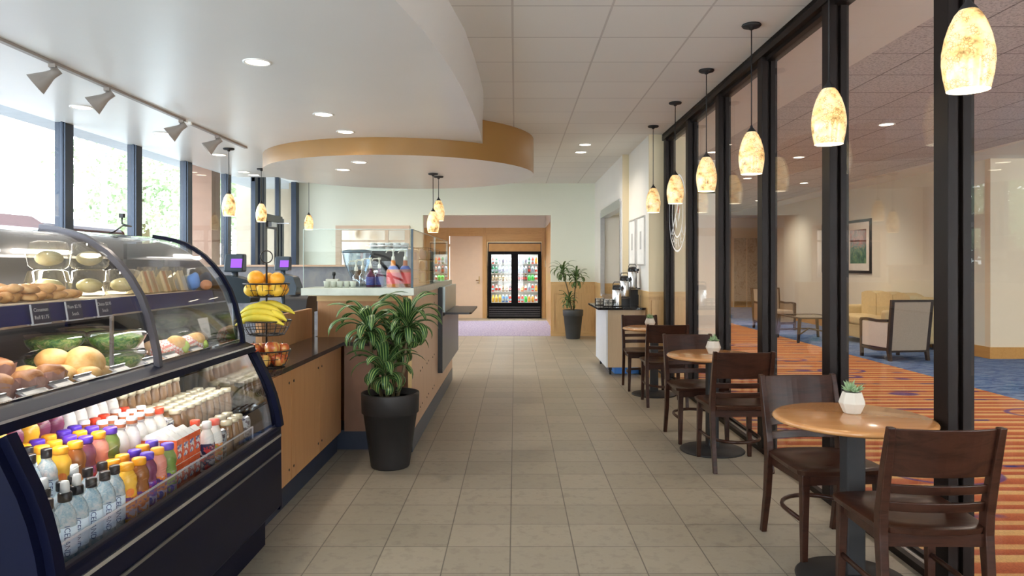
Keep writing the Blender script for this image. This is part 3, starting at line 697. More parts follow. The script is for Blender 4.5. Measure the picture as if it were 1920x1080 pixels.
# ---------------------------------------------------------------- dracaena plants in tall black pots
def leafmat():
    m, n, out = _new('striped_dracaena_leaf'); p = pri(n, out, rough=.35, spec=.4)
    a = n.nodes.new('ShaderNodeAttribute'); a.attribute_name = 'lc'
    f = noise(n, coords(n), 9, 2)
    dark = ramp(n, f, [(.35, (.010,.045,.014)), (.7, (.03,.10,.035))])
    lightc = ramp(n, f, [(.35, (.20,.32,.08)), (.7, (.42,.52,.20))])
    st = ramp(n, a.outputs['Fac'], [(0, (.9,)*3), (.10, (.0,)*3), (.26, (.0,)*3), (.31, (1,)*3), (.38, (1,)*3), (.43, (0,)*3)])
    lk(n, mix(n, st, dark, lightc), p.inputs['Base Color'])
    tr = n.nodes.new('ShaderNodeBsdfTranslucent'); lk(n, mix(n, st, dark, lightc), tr.inputs[0]); mx = n.nodes.new('ShaderNodeMixShader'); mx.inputs[0].default_value = .18
    lk(n, p.outputs[0], mx.inputs[1]); lk(n, tr.outputs[0], mx.inputs[2]); lk(n, mx.outputs[0], out.inputs[0])
    return m
M_LEAF = leafmat()
def dracaena_head(R, c, nleaf, L0, w0, up=.5):
    """one rosette of arching strap leaves; returns builder and the across-leaf coordinate"""
    b = MB(); lc = []
    for k in range(nleaf):
        az = 2*PI*(k*.381966) + R.uniform(-.2,.2); q = (k+.5)/nleaf
        el0 = 1.35 - 1.25*q + R.uniform(-.12,.12); L = L0*R.uniform(.75,1.1)*(.62+.38*math.sin(PI*min(1,q+.35)));
        droop = (1.9 + 1.9*q)*R.uniform(.75,1.2)
        p = Vector(c) + Vector((0,0,.10*(1-q))); N = 9; d = Vector((math.cos(az), math.sin(az), 0)); side = Vector((-math.sin(az), math.cos(az), 0)); 
        tw = R.uniform(-.5,.5); el = el0; rows = []; step = L/N
        for i in range(N+1):
            u = i/N; w = w0*(.35 + 1.15*u)*(1-u)**.55 if u < 1 else 0; w = max(w, .0012) * (1.35 if u < .6 else 1.35)
            dirv = d*math.cos(el) + Vector((0,0,1))*math.sin(el); nrm = side.cross(dirv)*-1
            s2 = side*math.cos(tw*u) + nrm*math.sin(tw*u); n2 = s2.cross(dirv)
            rows.append([p + s2*w*q_ + n2*(abs(q_)*w*.28) for q_ in (-1,-.5,0,.5,1)])
            p = p + dirv*step; el -= droop/N*(.5+u*1.2)
        b.strip(rows); lc += [ab for _ in rows for ab in (0,.25,.5,.25,0)]
    return b, lc
def make_pot(t, r0, r1, h, band, rim=.012, mat=None):
    mat = mat or M_POTB
    MB().lathe([(.0001,0),(r0,0),(r0+.006,.01),(r1-.012,h-band),(r1-.010,h-band),(r1,h-band+.006),(r1+.004,h-.008),(r1+.002,h),(r1-rim,h),(r1-rim-.004,h-.05),(.0001,h-.05)], n=48).build('pot', mat, t, world=False)
    MB().lathe([(.0001,h-.045),(r1-rim-.003,h-.045)], n=30).build('soil', MATS['dark_soil'], t, world=False)
M_POTB = plain('charcoal_planter', (.022,.020,.020), .55, var=.15, scale=5, bmp=.05)
M_STEM = plain('dracaena_stem', (.16,.12,.06), .7, bmp=.2, scale=40)
R = random.Random(11)
t = thing('potted_dracaena', 'large striped dracaena in tall charcoal pot at the counter corner', 'potted plant', (-.885, 5.14, 0))
make_pot(t, .130, .20, .525, .145)
for (hx, hy, hz, nl, L) in [(-.150,.0,.90,34,.40),(.120,.02,.93,34,.40),(-.02,-.09,.62,32,.36),(.03,.08,.80,20,.34)]:
    b, lc = dracaena_head(R, (hx,hy,hz), nl, L, .034); b.build('foliage', M_LEAF, t, world=False, attr=lc)
    MB().tube([(hx*.35, hy*.4, .46), (hx*.8, hy*.8, .46+(hz-.46)*.5), (hx,hy,hz+.08)], [.014,.012,.009], 8).build('stem', M_STEM, t, world=False)
t = thing('potted_dracaena', 'smaller slender dracaena in charcoal pot by the far wainscot', 'potted plant', (1.125, 14.12, 0))
make_pot(t, .13, .195, .56, .12, mat=plain('slate_planter', (.06,.065,.07), .5))
for (hx, hy, hz, nl, L) in [(-.20,-.02,1.22,34,.40),(.06,.0,1.08,34,.40),(-.09,-.10,.66,30,.32)]:
    b, lc = dracaena_head(R, (hx,hy,hz), nl, L, .023); b.build('foliage', M_LEAF, t, world=False, attr=lc)
    MB().tube([(hx*.1, hy*.3, .5), (hx*.4, hy*.8, .5+(hz-.5)*.5), (hx,hy,hz+.08)], [.016,.013,.010], 8).build('stem', M_STEM, t, world=False)

# ---------------------------------------------------------------- coffee cart on the right
t = thing('coffee_cart', 'white and tan service cart with black stone top on casters', 'cart', (1.44, 10.0, 0))
M_CARTW = plain('cart_white_laminate', (.74,.78,.84), .3, var=.02); M_CARTT = wood('cart_tan_laminate', (.52,.38,.24), (.56,.42,.27), .45, 'z', 2)
MB().box(1.18, 9.40, .10, 1.20, 10.6, .845).build('front_panel', M_CARTW, t)
MB().box(1.20, 9.40, .10, 1.69, 9.42, .845).build('side_panel', M_CARTT, t)
MB().box(1.20, 9.42, .12, 1.69, 10.58, .84).build('body', M_CARTT, t)
M_GRANB = plain('black_granite', (.014,.014,.016), .08, var=.5, scale=90)
MB().box(1.07, 9.36, .845, 1.685, 10.62, .875).build('countertop', M_GRANB, t, bevel=.004)
for x, y in ((1.24,9.47),(1.63,9.47),(1.24,10.5),(1.63,10.5)):
    MB().tube([(x-.012,y,.035),(x+.012,y,.035)], .035, 14).box(x-.02,y-.02,.06,x+.02,y+.02,.12).build('caster', M_BLACKMATT, t)
MB().box(1.30, 9.5, .004, 1.66, 10.4, .10).build('mat_tray', plain('blue_crate', (.05,.22,.65), .4), t)
M_AIRS = brushed('airpot_steel', (.75,.75,.75), .2)
def make_airpot():
    t = thing('airpot', 'x', 'airpot')
    MB().lathe([(.0001,0),(.062,0),(.064,.01),(.064,.215),(.056,.235),(.0001,.235)], n=28).build('body', M_AIRS, t, world=False)
    MB().lathe([(.060,.222),(.064,.235),(.060,.262),(.045,.282),(.030,.290),(.0001,.290)], n=28).box(-.018,-.11,.232,.018,-.03,.262).tube([(0,-.10,.24),(0,-.102,.205)], .008, 8).build('pump_lid', M_BLACK, t, world=False)
    MB().tube([(-.062,0,.22),(-.07,0,.30),(-.05,0,.325),(.05,0,.325),(.07,0,.30),(.062,0,.22)], .005, 6).build('handle', M_BLACK, t, world=False)
    return t
ap = make_airpot()
for loc, lab in [((1.36, 9.70, .875), 'steel airpot standing directly on the coffee cart top'), ((1.475, 9.80, .995), 'steel airpot on the lower black riser, middle of three'), ((1.60, 9.90, 1.115), 'steel airpot on the tall black riser, highest of three')]:
    place(ap, used, loc, .6, lab, 'steel airpots on the coffee cart')
b = MB()
def stand(x, y, h):
    q = MB(); q.box(x-.075,y-.075,h-.012,x+.075,y+.075,h); 
    for sx in (-1,1):
        for sy in (-1,1): q.box(x+sx*.07-.006,y+sy*.07-.006,.875,x+sx*.07+.006,y+sy*.07+.006,h-.01)
    q.box(x-.072,y+.06,.875,x+.072,y+.07,h-.02); return q
tag(stand(1.475,9.80,.995).build('airpot_riser', M_BLACK), 'low black metal riser under the middle airpot', 'riser')
tag(stand(1.635,9.93,1.115).build('airpot_riser', M_BLACK), 'tall black metal riser under the highest airpot', 'riser')
def caddy(x, y, lab, seed):
    t = thing('wire_caddy', lab, 'caddy', (x, y, .875)); R = random.Random(seed); f = MB()
    for z in (.006, .05, .09):
        f.tube([(-.06,-.06,z),(.06,-.06,z),(.06,.06,z),(-.06,.06,z)], .003, 6, closed=True)
    for k in range(3):
        for s_ in (-1,1): f.tube([(-.06+.06*k, s_*.06, .0), (-.06+.06*k, s_*.06, .09)], .003, 5); f.tube([(s_*.06, -.06+.06*k, .0), (s_*.06, -.06+.06*k, .09)], .003, 5)
    f.tube([(-.03,-.06,.05),(0,-.075,.075),(.03,-.06,.05),(0,-.075,.03)], .003, 5, closed=True)
    f.build('basket', M_BLACK, t, world=False)
    for k in range(6): MB().obox((-.045+.018*k, 0, .055), (.006,.09,.085), (0, R.uniform(-.1,.1), 0)).build('sugar_packet', M_PAPER, t, world=False)
caddy(1.165, 9.98, 'small black wire caddy of white packets at the cart corner', 1)
caddy(1.24, 9.68, 'black wire caddy of white packets nearer the airpots', 2)

# framed panels beside the hatch
def frame_yz(name, lab, cat, x, y0, y1, z0, z1, w, fm, im, side=-1, deep=.02, mat_w=0, mm=None):
    t = thing(name, lab, cat, (x, (y0+y1)/2, z0))
    a, b_ = (x+side*deep, x)
    MB().box(a, y0, z0, b_, y0+w, z1).box(a, y1-w, z0, b_, y1, z1).box(a, y0+w, z0, b_, y1-w, z0+w).box(a, y0+w, z1-w, b_, y1-w, z1).build('frame', fm, t)
    if mat_w: MB().box(x+side*deep*.55, y0+w, z0+w, b_, y1-w, z1-w).build('mount', mm, t)
    i = w + mat_w
    MB().box(x+side*deep*.6, y0+i, z0+i, b_, y1-i, z1-i).build('print', im, t); return t
for k, (y0, y1) in enumerate(((9.46, 10.06), (10.20, 10.75))):
    t = frame_yz('framed_menu', ['white framed menu panel nearer the airpots', 'white framed menu panel beside the serving hatch'][k], 'picture', 1.70, y0, y1, 1.42, 2.08, .02, plain('grey_metal_frame', (.55,.55,.53), .3, .6), M_PAPER)
    lettering('lettering', 'MENU', .12, Matrix.Translation((1.684, (y0+y1)/2, 1.76)) @ Euler((PI/2, PI/2, -PI/2), 'XYZ').to_matrix().to_4x4(), plain('grey_ink', (.25,.25,.25), .6), t) if False else None
    MB().box(1.683, (y0+y1)/2-.05, 1.64, 1.687, (y0+y1)/2+.05, 1.88).build('small_print', plain('grey_ink', (.45,.45,.43), .6), t)

# ---------------------------------------------------------------- hallway furniture
M_CHFAB = plain('pale_grey_upholstery', (.62,.60,.58), .8, bmp=.1, scale=60, var=.05)
M_CHTAN = plain('taupe_upholstery', (.36,.29,.22), .8, bmp=.1, scale=60, var=.06)
M_DKW = plain('espresso_wood', (.03,.018,.014), .35)
def make_armchair(backmat, sidemat, lab, seatmat):
    """front towards +Y, seen from behind"""
    t = thing('hall_armchair', lab, 'armchair')
    w, d = .31, .34
    for s_ in (-1,1):
        # arm frame: curved top rail, front and rear legs
        MB().tube([(s_*w,-d+.04,.60),(s_*w,-.05,.585),(s_*w,.2,.60),(s_*w,d,.585)], .028, 4, flat=.9).build('arm', M_DKW, t, world=False)
        MB().hexa([(s_*w-.02,d-.04,0),(s_*w+.02,d-.04,0),(s_*w+.02,d,0),(s_*w-.02,d,0)], [(s_*w-.027,d-.05,.59),(s_*w+.027,d-.05,.59),(s_*w+.027,d+.005,.59),(s_*w-.027,d+.005,.59)]).build('leg', M_DKW, t, world=False)
        MB().hexa([(s_*w-.02,-d-.03,0),(s_*w+.02,-d-.03,0),(s_*w+.02,-d+.02,0),(s_*w-.02,-d+.02,0)], [(s_*w-.027,-d-.0,.16),(s_*w+.027,-d-.0,.16),(s_*w+.027,-d+.05,.16),(s_*w-.027,-d+.05,.16)]).build('leg', M_DKW, t, world=False)
        MB().hexa([(s_*w-.027,-d,.14),(s_*w+.027,-d,.14),(s_*w+.027,-d+.05,.14),(s_*w-.027,-d+.05,.14)], [(s_*(w+.01)-.024,-d-.09,.90),(s_*(w+.01)+.024,-d-.09,.90),(s_*(w+.01)+.024,-d-.045,.90),(s_*(w+.01)-.024,-d-.045,.90)]).build('back_post', M_DKW, t, world=False)
        MB().box(s_*w-.015, -d+.04, .19, s_*w+.015, d-.04, .57).build('side_panel', sidemat, t, world=False, bevel=.01)
        MB().tube([(s_*w,-d+.02,.17),(s_*w,0,.145),(s_*w,d,.17)], .026, 4, flat=.9).build('side_rail', M_DKW, t, world=False)
    MB().hexa([(-w+.02,-d+.0,.16),(w-.02,-d+.0,.16),(w-.02,-d+.05,.16),(-w+.02,-d+.05,.16)], [(-w+.01,-d-.085,.885),(w-.01,-d-.085,.885),(w-.01,-d-.03,.885),(-w+.01,-d-.03,.885)]).build('backrest', backmat, t, world=False)
    MB().box(-w-.03,-d-.09,.88,w+.03,-d-.04,.915).box(-w,-d,.13,w,-d+.04,.18).box(-w,d-.04,.13,w,d,.18).build('crossbar', M_DKW, t, world=False)
    MB().box(-w+.02,-d+.04,.28,w-.02,d-.01,.44).build('seat_cushion', seatmat, t, world=False, bevel=.03)
    MB().box(-w+.01,-d+.03,.16,w-.01,d-.02,.28).build('seat_frame', seatmat, t, world=False)
    return t
a = make_armchair(M_CHTAN, M_CHFAB, 'dark framed armchair seen from behind with pale side panels, before the cream sofa', plain('plum_upholstery', (.10,.05,.10), .8))
a.location = (5.80, 11.12, 0); a.rotation_euler.z = math.radians(9)
a = make_armchair(M_CHTAN, M_CHTAN, 'brown upholstered armchair facing the camera behind the low table', M_CHTAN)
a.location = (5.78, 16.2, 0); a.rotation_euler.z = PI + .15
t = thing('low_table', 'black low table with glass top between the armchairs', 'table', (5.62, 13.85, 0))
MB().box(5.2,13.3,.44,6.0,13.36,.465).box(5.2,14.34,.44,6.0,14.4,.465).box(5.2,13.36,.44,5.26,14.34,.465).box(5.94,13.36,.44,6.0,14.34,.465).build('top_frame', M_BLACK, t)
MB().box(5.26,13.36,.452,5.94,14.34,.460).build('glass_top', clear_glass('table_glass', (.85,.9,.9), 1.0, base=.08), t)
for x, y in ((5.23,13.33),(5.97,13.33),(5.23,14.37),(5.97,14.37)):
    sx = -1 if x < 5.6 else 1
    MB().hexa([(x-.02+sx*.03,y-.02,0),(x+.02+sx*.03,y-.02,0),(x+.02+sx*.03,y+.02,0),(x-.02+sx*.03,y+.02,0)], [(x-.025,y-.025,.44),(x+.025,y-.025,.44),(x+.025,y+.025,.44),(x-.025,y+.025,.44)]).build('leg', M_BLACK, t)
MB().tube([(5.24,13.33,.16),(5.6,13.85,.22),(5.96,14.37,.16)], .014, 6).tube([(5.96,13.33,.16),(5.6,13.85,.22),(5.24,14.37,.16)], .014, 6).build('stretcher', M_BLACK, t)
M_SOFA = plain('cream_velvet', (.62,.50,.28), .75, bmp=.08, scale=30, var=.06)
t = thing('cream_sofa', 'cream three seat sofa against the white hallway wall', 'sofa', (6.65, 13.2, 0))
SY0, SY1 = 12.15, 14.35
MB().box(6.25,SY0+.02,.10,7.12,SY1-.02,.34).build('frame', M_SOFA, t, bevel=.02)
for k, y in enumerate((SY0, SY1-.22)): MB().box(6.22,y,.10,7.1,y+.22,.66).build('armrest', M_SOFA, t, bevel=.05, seg=4)
MB().box(6.92,SY0+.05,.3,7.16,SY1-.05,.88).build('back_frame', M_SOFA, t, bevel=.06, seg=4)
cw = (SY1-SY0-.44)/3
for k in range(3):
    y = SY0+.22+cw*k
    MB().box(6.23,y+.005,.34,6.85,y+cw-.005,.50).build('seat_cushion', M_SOFA, t, bevel=.045, seg=4)
    q = MB(); N = 8; pts = [(y+.01, .48), (y+cw-.01, .48)] + [(y+cw-.01-(cw-.02)*i/N, .90+.045*math.sin(PI*i/N)) for i in range(N+1)]
    q.prism(pts, 6.74, 6.97, 'x'); q.build('back_cushion', M_SOFA, t, bevel=.045, seg=4)
for x in (6.28, 7.05):
    for y in (SY0+.06, SY1-.06): MB().lathe([(.0001,0),(.018,0),(.028,.10),(.0001,.10)], (x,y,0), 10).build('leg', M_DKW, t)

# pictures in the hallway
def art():
    m, n, out = _new('abstract_botanical_print'); p = pri(n, out, rough=.4)
    P = world_coords(n); sp_ = n.nodes.new('ShaderNodeSeparateXYZ'); lk(n, P, sp_.inputs[0])
    f = noise(n, P, 5, 7, .75, 1.5); z = math_(n, 'ADD', sp_.outputs['Z'], math_(n, 'MULTIPLY', math_(n, 'SUBTRACT', f, .5), .5))
    z = math_(n, 'SUBTRACT', z, 1.4)
    g = ramp(n, f, [(.38, (.012,.07,.05)), (.5, (.06,.20,.14)), (.62, (.20,.34,.15))]); r = ramp(n, f, [(.36, (.06,.008,.006)), (.52, (.14,.02,.014)), (.62, (.40,.06,.03))])
    gate = ramp(n, z, [(.40, (0,0,0)), (.50, (1,1,1))]); lk(n, mix(n, gate, g, r), p.inputs['Base Color']); return m
M_ART = art(); M_MOUNT = plain('picture_mount', (.82,.80,.74), .7)
frame_yz('framed_picture', 'black framed red and green print, fully visible above the sofa', 'picture', XH, 14.68, 15.80, 1.26, 2.38, .055, M_BLACK, M_ART, -1, .03, .15, M_MOUNT)
frame_yz('framed_picture', 'black framed print mostly hidden behind the second partition post', 'picture', XH, 15.90, 17.02, 1.26, 2.38, .055, M_BLACK, M_ART, -1, .03, .15, M_MOUNT)
# lamp and cabinet at the hallway end
t = thing('side_cabinet', 'small dark cabinet at the far end of the hallway', 'cabinet', (7.2, 27.6, 0))
MB().box(7.1,27.5,0,7.8,28,.85).build('body', M_CHTAN, t); MB().box(7.08,27.48,.85,7.82,28.02,.9).build('top', M_DKW, t)
t = thing('table_lamp', 'glowing table lamp on the far hallway cabinet', 'lamp', (7.36, 27.75, .9))
MB().lathe([(.0001,0),(.09,0),(.09,.02),(.03,.05),(.05,.15),(.02,.28),(.0001,.28)], n=18).build('base', M_DKW, t, world=False)
MB().lathe_open([(.20,.28),(.14,.56)], n=24).build('lamp_shade', emis('lamp_shade_glow', (1,.78,.45), 2.2), t, world=False)
light('POINT', 'table_lamp_light', (0,0,.7), 25, WARM, t, shadow_soft_size=.1)
light('POINT', 'end_hall_light', (0,0,0), 0, WARM, None) if False else None

# logo on the glass between the two farthest posts
t = thing('glass_logo', 'white round vinyl market logo on the far glass pane', 'sign', (1.9185, 8.58, 1.55))
M_VINYL = plain('white_vinyl', (.85,.85,.82), .5)
def ringyz(r0, r1, cy, cz, x, n=72, a0=0, a1=2*PI):
    b = MB(); vs_ = []; N = n
    for i in range(N+1):
        a = a0+(a1-a0)*i/N
        for r in (r0, r1): vs_.append((x, cy+r*math.cos(a), cz+r*math.sin(a)))
    b.add(vs_, [(2*i, 2*i+2, 2*i+3, 2*i+1) for i in range(N)]); return b
LC = (8.58, 2.04)
ringyz(.438,.460,*LC,1.9185).build('outer_ring', M_VINYL, t); ringyz(.270,.292,*LC,1.9185).build('inner_ring', M_VINYL, t)
b = MB()
for ch_, ang in zip('MARKET', [-PI/2 + d for d in (-.85,-.51,-.17,.17,.51,.85)]):
    vs_, fs = text_mesh(ch_, .15)
    ang2 = ang  # seen from the aisle: reading from the far side towards the near side
    rot = Matrix.Rotation(ang + PI/2, 3, 'Z')
    pts = []
    for v in vs_:
        q = rot @ Vector((v[0], v[1], 0)); px_, pz_ = .365*math.cos(ang)+q.x, .365*math.sin(ang)+q.y
        pts.append((1.9185, LC[0]-px_, LC[1]+pz_))
    b.add(pts, fs)
b.build('lettering', M_VINYL, t)
MB().obox((1.9185, 8.60, 2.10), (.001,.028,.62), (math.radians(45),0,0)).build('diagonal_bar', M_VINYL, t)
b = MB()
for dy, dz, r in ((-.09,.02,.5),(.07,-.06,-.5),(.0,.14,.2)):
    pts = [(0,-.09),(.025,-.03),(.02,.05),(0,.10),(-.02,.05),(-.025,-.03)]
    b.add([(1.9185, LC[0]+dy+p*math.cos(r)-q*math.sin(r), LC[1]+dz-.05+p*math.sin(r)+q*math.cos(r)) for p, q in pts], [tuple(range(6))])
b.build('leaf_mark', M_VINYL, t)
MB().box(1.918, 8.53, 2.04, 1.919, 8.56, 2.12).build('red_mark', plain('red_vinyl', (.6,.08,.04), .5), t)
# ---------------------------------------------------------------- refrigerated display case
CY0, CY1 = 1.845, 3.66
up = [(-1.82,1.557),(-1.765,1.549),(-1.71,1.536),(-1.66,1.520),(-1.617,1.495),(-1.567,1.46),(-1.523,1.415),(-1.48,1.36),(-1.442,1.294),(-1.415,1.22),(-1.397,1.146),(-1.383,1.08),(-1.378,1.03)]
lo = [(-1.322,.975),(-1.29,.91),(-1.254,.836),(-1.228,.765),(-1.208,.688),(-1.196,.612)]
t = thing('display_case', 'long black refrigerated display case with curved glass full of food and drinks', 'display case', (-1.7, 2.78, 0))
def band(prof, y0, y1, thick, m, name, **k):
    b = MB(); n = len(prof)
    def off(i):
        a = Vector(prof[max(i-1,0)]); c = Vector(prof[min(i+1,n-1)]); d = (c-a).normalized(); return Vector((d.y, -d.x))
    outer = prof; inner = [tuple(Vector(p) + off(i)*thick*-1) for i, p in enumerate(prof)]
    o1 = b.add([(x,y0,z) for x,z in outer]+[(x,y1,z) for x,z in outer], [(i,i+1,n+i+1,n+i) for i in range(n-1)], 0, True)
    b.add([(x,y0,z) for x,z in inner]+[(x,y1,z) for x,z in inner], [(i+1,i,n+i,n+i+1) for i in range(n-1)], 0, True)
    b.add([(x,y0,z) for x,z in outer]+[(x,y0,z) for x,z in inner], [(i,i+n,i+n+1,i+1) for i in range(n-1)])
    b.add([(x,y1,z) for x,z in outer]+[(x,y1,z) for x,z in inner], [(i,i+1,i+n+1,i+n) for i in range(n-1)])
    b.add([(outer[0][0],y0,outer[0][1]),(outer[0][0],y1,outer[0][1]),(inner[0][0],y1,inner[0][1]),(inner[0][0],y0,inner[0][1])], [(0,1,2,3)])
    b.add([(outer[-1][0],y0,outer[-1][1]),(outer[-1][0],y1,outer[-1][1]),(inner[-1][0],y1,inner[-1][1]),(inner[-1][0],y0,inner[-1][1])], [(3,2,1,0)])
    return b.build(name, m, t, **k)
def inset(prof, d): 
    n = len(prof); r = []
    for i in range(n):
        a = Vector(prof[max(i-1,0)]); c = Vector(prof[min(i+1,n-1)]); q = (c-a).normalized(); r.append(tuple(Vector(prof[i]) - Vector((q.y,-q.x))*d*-1 if False else Vector(prof[i]) + Vector((q.y,-q.x))*-d*-1*-1))
    return r
YM = 2.78
band(up, CY0+.03, YM-.014, .006, M_PANECASE, 'curved_glass'); band(up, YM+.014, CY1-.03, .006, M_PANECASE, 'curved_glass')
band(up, CY0, CY0+.03, .022, M_CASEBLACK, 'end_arch'); band(up, CY1-.025, CY1, .018, M_CASEBLACK, 'end_arch')
band(up, YM-.013, YM+.013, .022, plain('grey_arch_metal', (.10,.10,.12), .3, .5), 'middle_arch')
band(lo, CY0+.04, CY1-.04, .006, M_PANECASE, 'lower_glass')
# ledge between the two glass fronts
MB().prism([(-1.402,1.042),(-1.394,1.045),(-1.322,1.016),(-1.314,.985),(-1.398,.968),(-1.42,.985)], CY0, CY1+.02, 'y').build('front_ledge', M_CASEBLACK, t, bevel=.002)
M_STRIP = plain('polished_edge_strip', (.62,.63,.66), .2, .9)
MB().prism([(-1.408,1.042),(-1.400,1.048),(-1.390,1.047),(-1.398,1.039)], CY0, CY1, 'y').build('ledge_strip', M_STRIP, t)
MB().prism([(-1.327,1.017),(-1.321,1.019),(-1.317,1.012),(-1.323,1.010)], CY0, CY1, 'y').build('ledge_strip', M_STRIP, t)
# lower body
MB().prism([(-2.25,0),(-1.27,0),(-1.27,.18),(-1.20,.19),(-1.185,.21),(-1.183,.60),(-1.196,.618),(-1.215,.618),(-1.23,.575),(-2.25,.575)], CY0, CY1, 'y').build('body', M_CASEBLACK, t, bevel=.003)
MB().box(-1.186,CY0+.02,.563,-1.176,CY1-.01,.576).build('trim_strip', M_STRIP, t)
MB().box(-1.186,CY0+.02,.482,-1.177,CY1-.01,.493).build('trim_strip', plain('dull_edge_strip', (.22,.22,.21), .35, .8), t)
# end panels, lower, closed; the far one is polished inside
pe = [(-2.25,.0),(-1.27,0),(-1.27,.18),(-1.185,.19)] + list(reversed([(x+.006,z) for x,z in lo])) + [(-1.34,1.0),(-2.25,1.0)]
MB().prism(pe, CY0-.03, CY0, 'y').build('end_panel', M_CASEBLACK, t, bevel=.004)
MB().prism(pe, CY1, CY1+.025, 'y').build('end_panel', M_CASEBLACK, t, bevel=.004)
band(lo, CY0, CY0+.04, .03, M_CASEBLACK, 'lower_frame'); band(lo, CY1-.04, CY1, .03, M_CASEBLACK, 'lower_frame')
MB().prism([(-2.2,.58),(-1.235,.58)] + list(reversed([(x-.025,z) for x,z in lo])) + [(-2.2,.96)], CY1-.012, CY1-.004, 'y').build('mirror_panel', plain('polished_panel', (.62,.62,.66), .07, 1.0, var=.01), t)
# upper end panes
pu = [(-2.25,1.0),(-1.40,1.0)] + list(reversed([(x-.028,z-.01) for x,z in up[1:-1]])) + [(-1.85,1.53),(-2.25,1.53)]
MB().prism(pu, CY1-.014, CY1-.008, 'y').build('end_glass', clear_glass('end_pane_glass', (.16,.155,.15), 1.0, base=.22, rough=.04), t)
MB().prism(pu, CY0+.008, CY0+.014, 'y').build('end_glass', M_CASEBLACK, t)
# back: dark panel, rear door, top canopy with light tube
M_NAVY = plain('case_interior_navy', (.006,.010,.085), .4, spec=.25)
MB().box(-2.27,CY0,.575,-2.25,2.85,1.55).box(-2.27,2.85,.575,-2.25,CY1,1.24).build('back_panel', M_NAVY, t)
MB().box(-2.265,2.62,1.24,-2.24,2.65,1.53).box(-2.265,3.62,1.24,-2.24,3.65,1.53).box(-2.265,3.12,1.24,-2.24,3.15,1.53).build('rear_door_frame', M_STEEL, t)
MB().box(-2.258,2.85,.99,-2.248,3.62,1.545).build('rear_door', plain('case_rear_door_steel', (.16,.16,.17), .5, .3, var=.1, scale=3), t)
b = MB().prism([(-2.27,1.53),(-2.27,1.565),(-1.82,1.562),(-1.82,1.552),(-2.0,1.53)], CY0-.03, CY1+.02, 'y'); b.build('top_canopy', plain('canopy_grey_metal', (.42,.43,.46), .22, .8), t)
MB().box(-2.02,CY0+.03,1.452,-1.96,CY1-.03,1.535).build('light_valance', plain('taupe_valance', (.10,.085,.075), .4), t)
M_TUBE = emis('case_tube_light', (1.0,.97,.9), 14.0)
MB().tube([(-1.94,CY0+.08,1.477),(-1.94,YM-.06,1.477)], .009, 10).build('light_tube', M_TUBE, t); MB().tube([(-1.94,YM+.02,1.477),(-1.94,CY1-.5,1.477)], .009, 10).build('light_tube', M_TUBE, t)
light('AREA', 'case_light', (-1.92+1.7, (CY0+CY1)/2-2.78, 1.465), 13, (1,.97,.9), t, shape='RECTANGLE', size=.03, size_y=1.5)
light('AREA', 'case_light_low', (-1.42+1.7, (CY0+CY1)/2-2.78, .955), 5.5, (1,.97,.94), t, shape='RECTANGLE', size=.03, size_y=1.6)
MB().box(-1.44,CY0+.03,.958,-1.40,CY1-.03,.972).build('light_bar', M_CASEBLACK, t)
light('AREA', 'added_shelf_light', (-1.60+1.7, (CY0+CY1)/2-2.78, 1.272), 4, (1,.97,.92), t, shape='RECTANGLE', size=.03, size_y=1.55)  # unseen lamp added under the shelf to brighten the salads
# deck and glass shelf
M_DECK = plain('case_deck_white', (.55,.57,.62), .35)
MB().box(-2.25,CY0,.972,-1.42,CY1,.992).build('deck', M_DECK, t)
MB().box(-2.24,CY0+.02,1.279,-1.535,CY1-.03,1.296).build('shelf', plain('shelf_paper_tan', (.55,.45,.34), .6), t)
MB().prism([(-1.537,1.298),(-1.520,1.298),(-1.510,1.238),(-1.527,1.238)], CY0+.02, CY1-.02, 'y').build('shelf_edge', M_NAVY, t)
MB().box(-1.530,CY0+.02,1.231,-1.508,CY1-.02,1.238).build('shelf_strip', M_STRIP, t)
for y in (2.86,): MB().box(-2.24,y,.992,-2.18,y+.02,1.279).box(-1.60,y+.0,.992,-1.59,y+.015,1.279).build('shelf_post', M_STRIP, t)
# lower bottle steps
MB().box(-2.24,CY0,.575,-1.385,CY1-.02,.655).build('step', M_CASEBLACK, t); MB().box(-2.24,CY0,.655,-1.60,CY1-.02,.72).build('step', M_CASEBLACK, t)
# clear lip that keeps the front row in
MB().box(-1.233,CY0+.05,.585,-1.229,3.40,.665).build('lip', clear_glass('acrylic_lip', (.86,.88,.92), 1.4, base=.10), t)
MB().box(-1.234,CY0+.05,.662,-1.228,3.40,.667).box(-1.234,3.396,.585,-1.228,3.402,.665).build('lip_edge', plain('acrylic_edge', (.55,.56,.60), .3), t)
MB().box(-1.22,CY0+.04,.574,-1.20,CY1-.04,.60).build('inner_sill', M_CASEBLACK, t)
# small wire bracket on the far top corner
MB().tube([(-1.86,3.30,1.56),(-1.86,3.36,1.575),(-1.86,3.44,1.61),(-1.88,3.55,1.612),(-1.93,3.56,1.625),(-1.93,3.56,1.66)], .004, 6).box(-1.94,3.55,1.655,-1.92,3.57,1.675).build('sign_clip', M_BLACK, t)
MB().box(-1.372,3.60,1.075,-1.366,3.615,1.092).box(-1.372,3.57,1.075,-1.366,3.585,1.092).build('hinge_mark', M_WHITE, t) if False else None

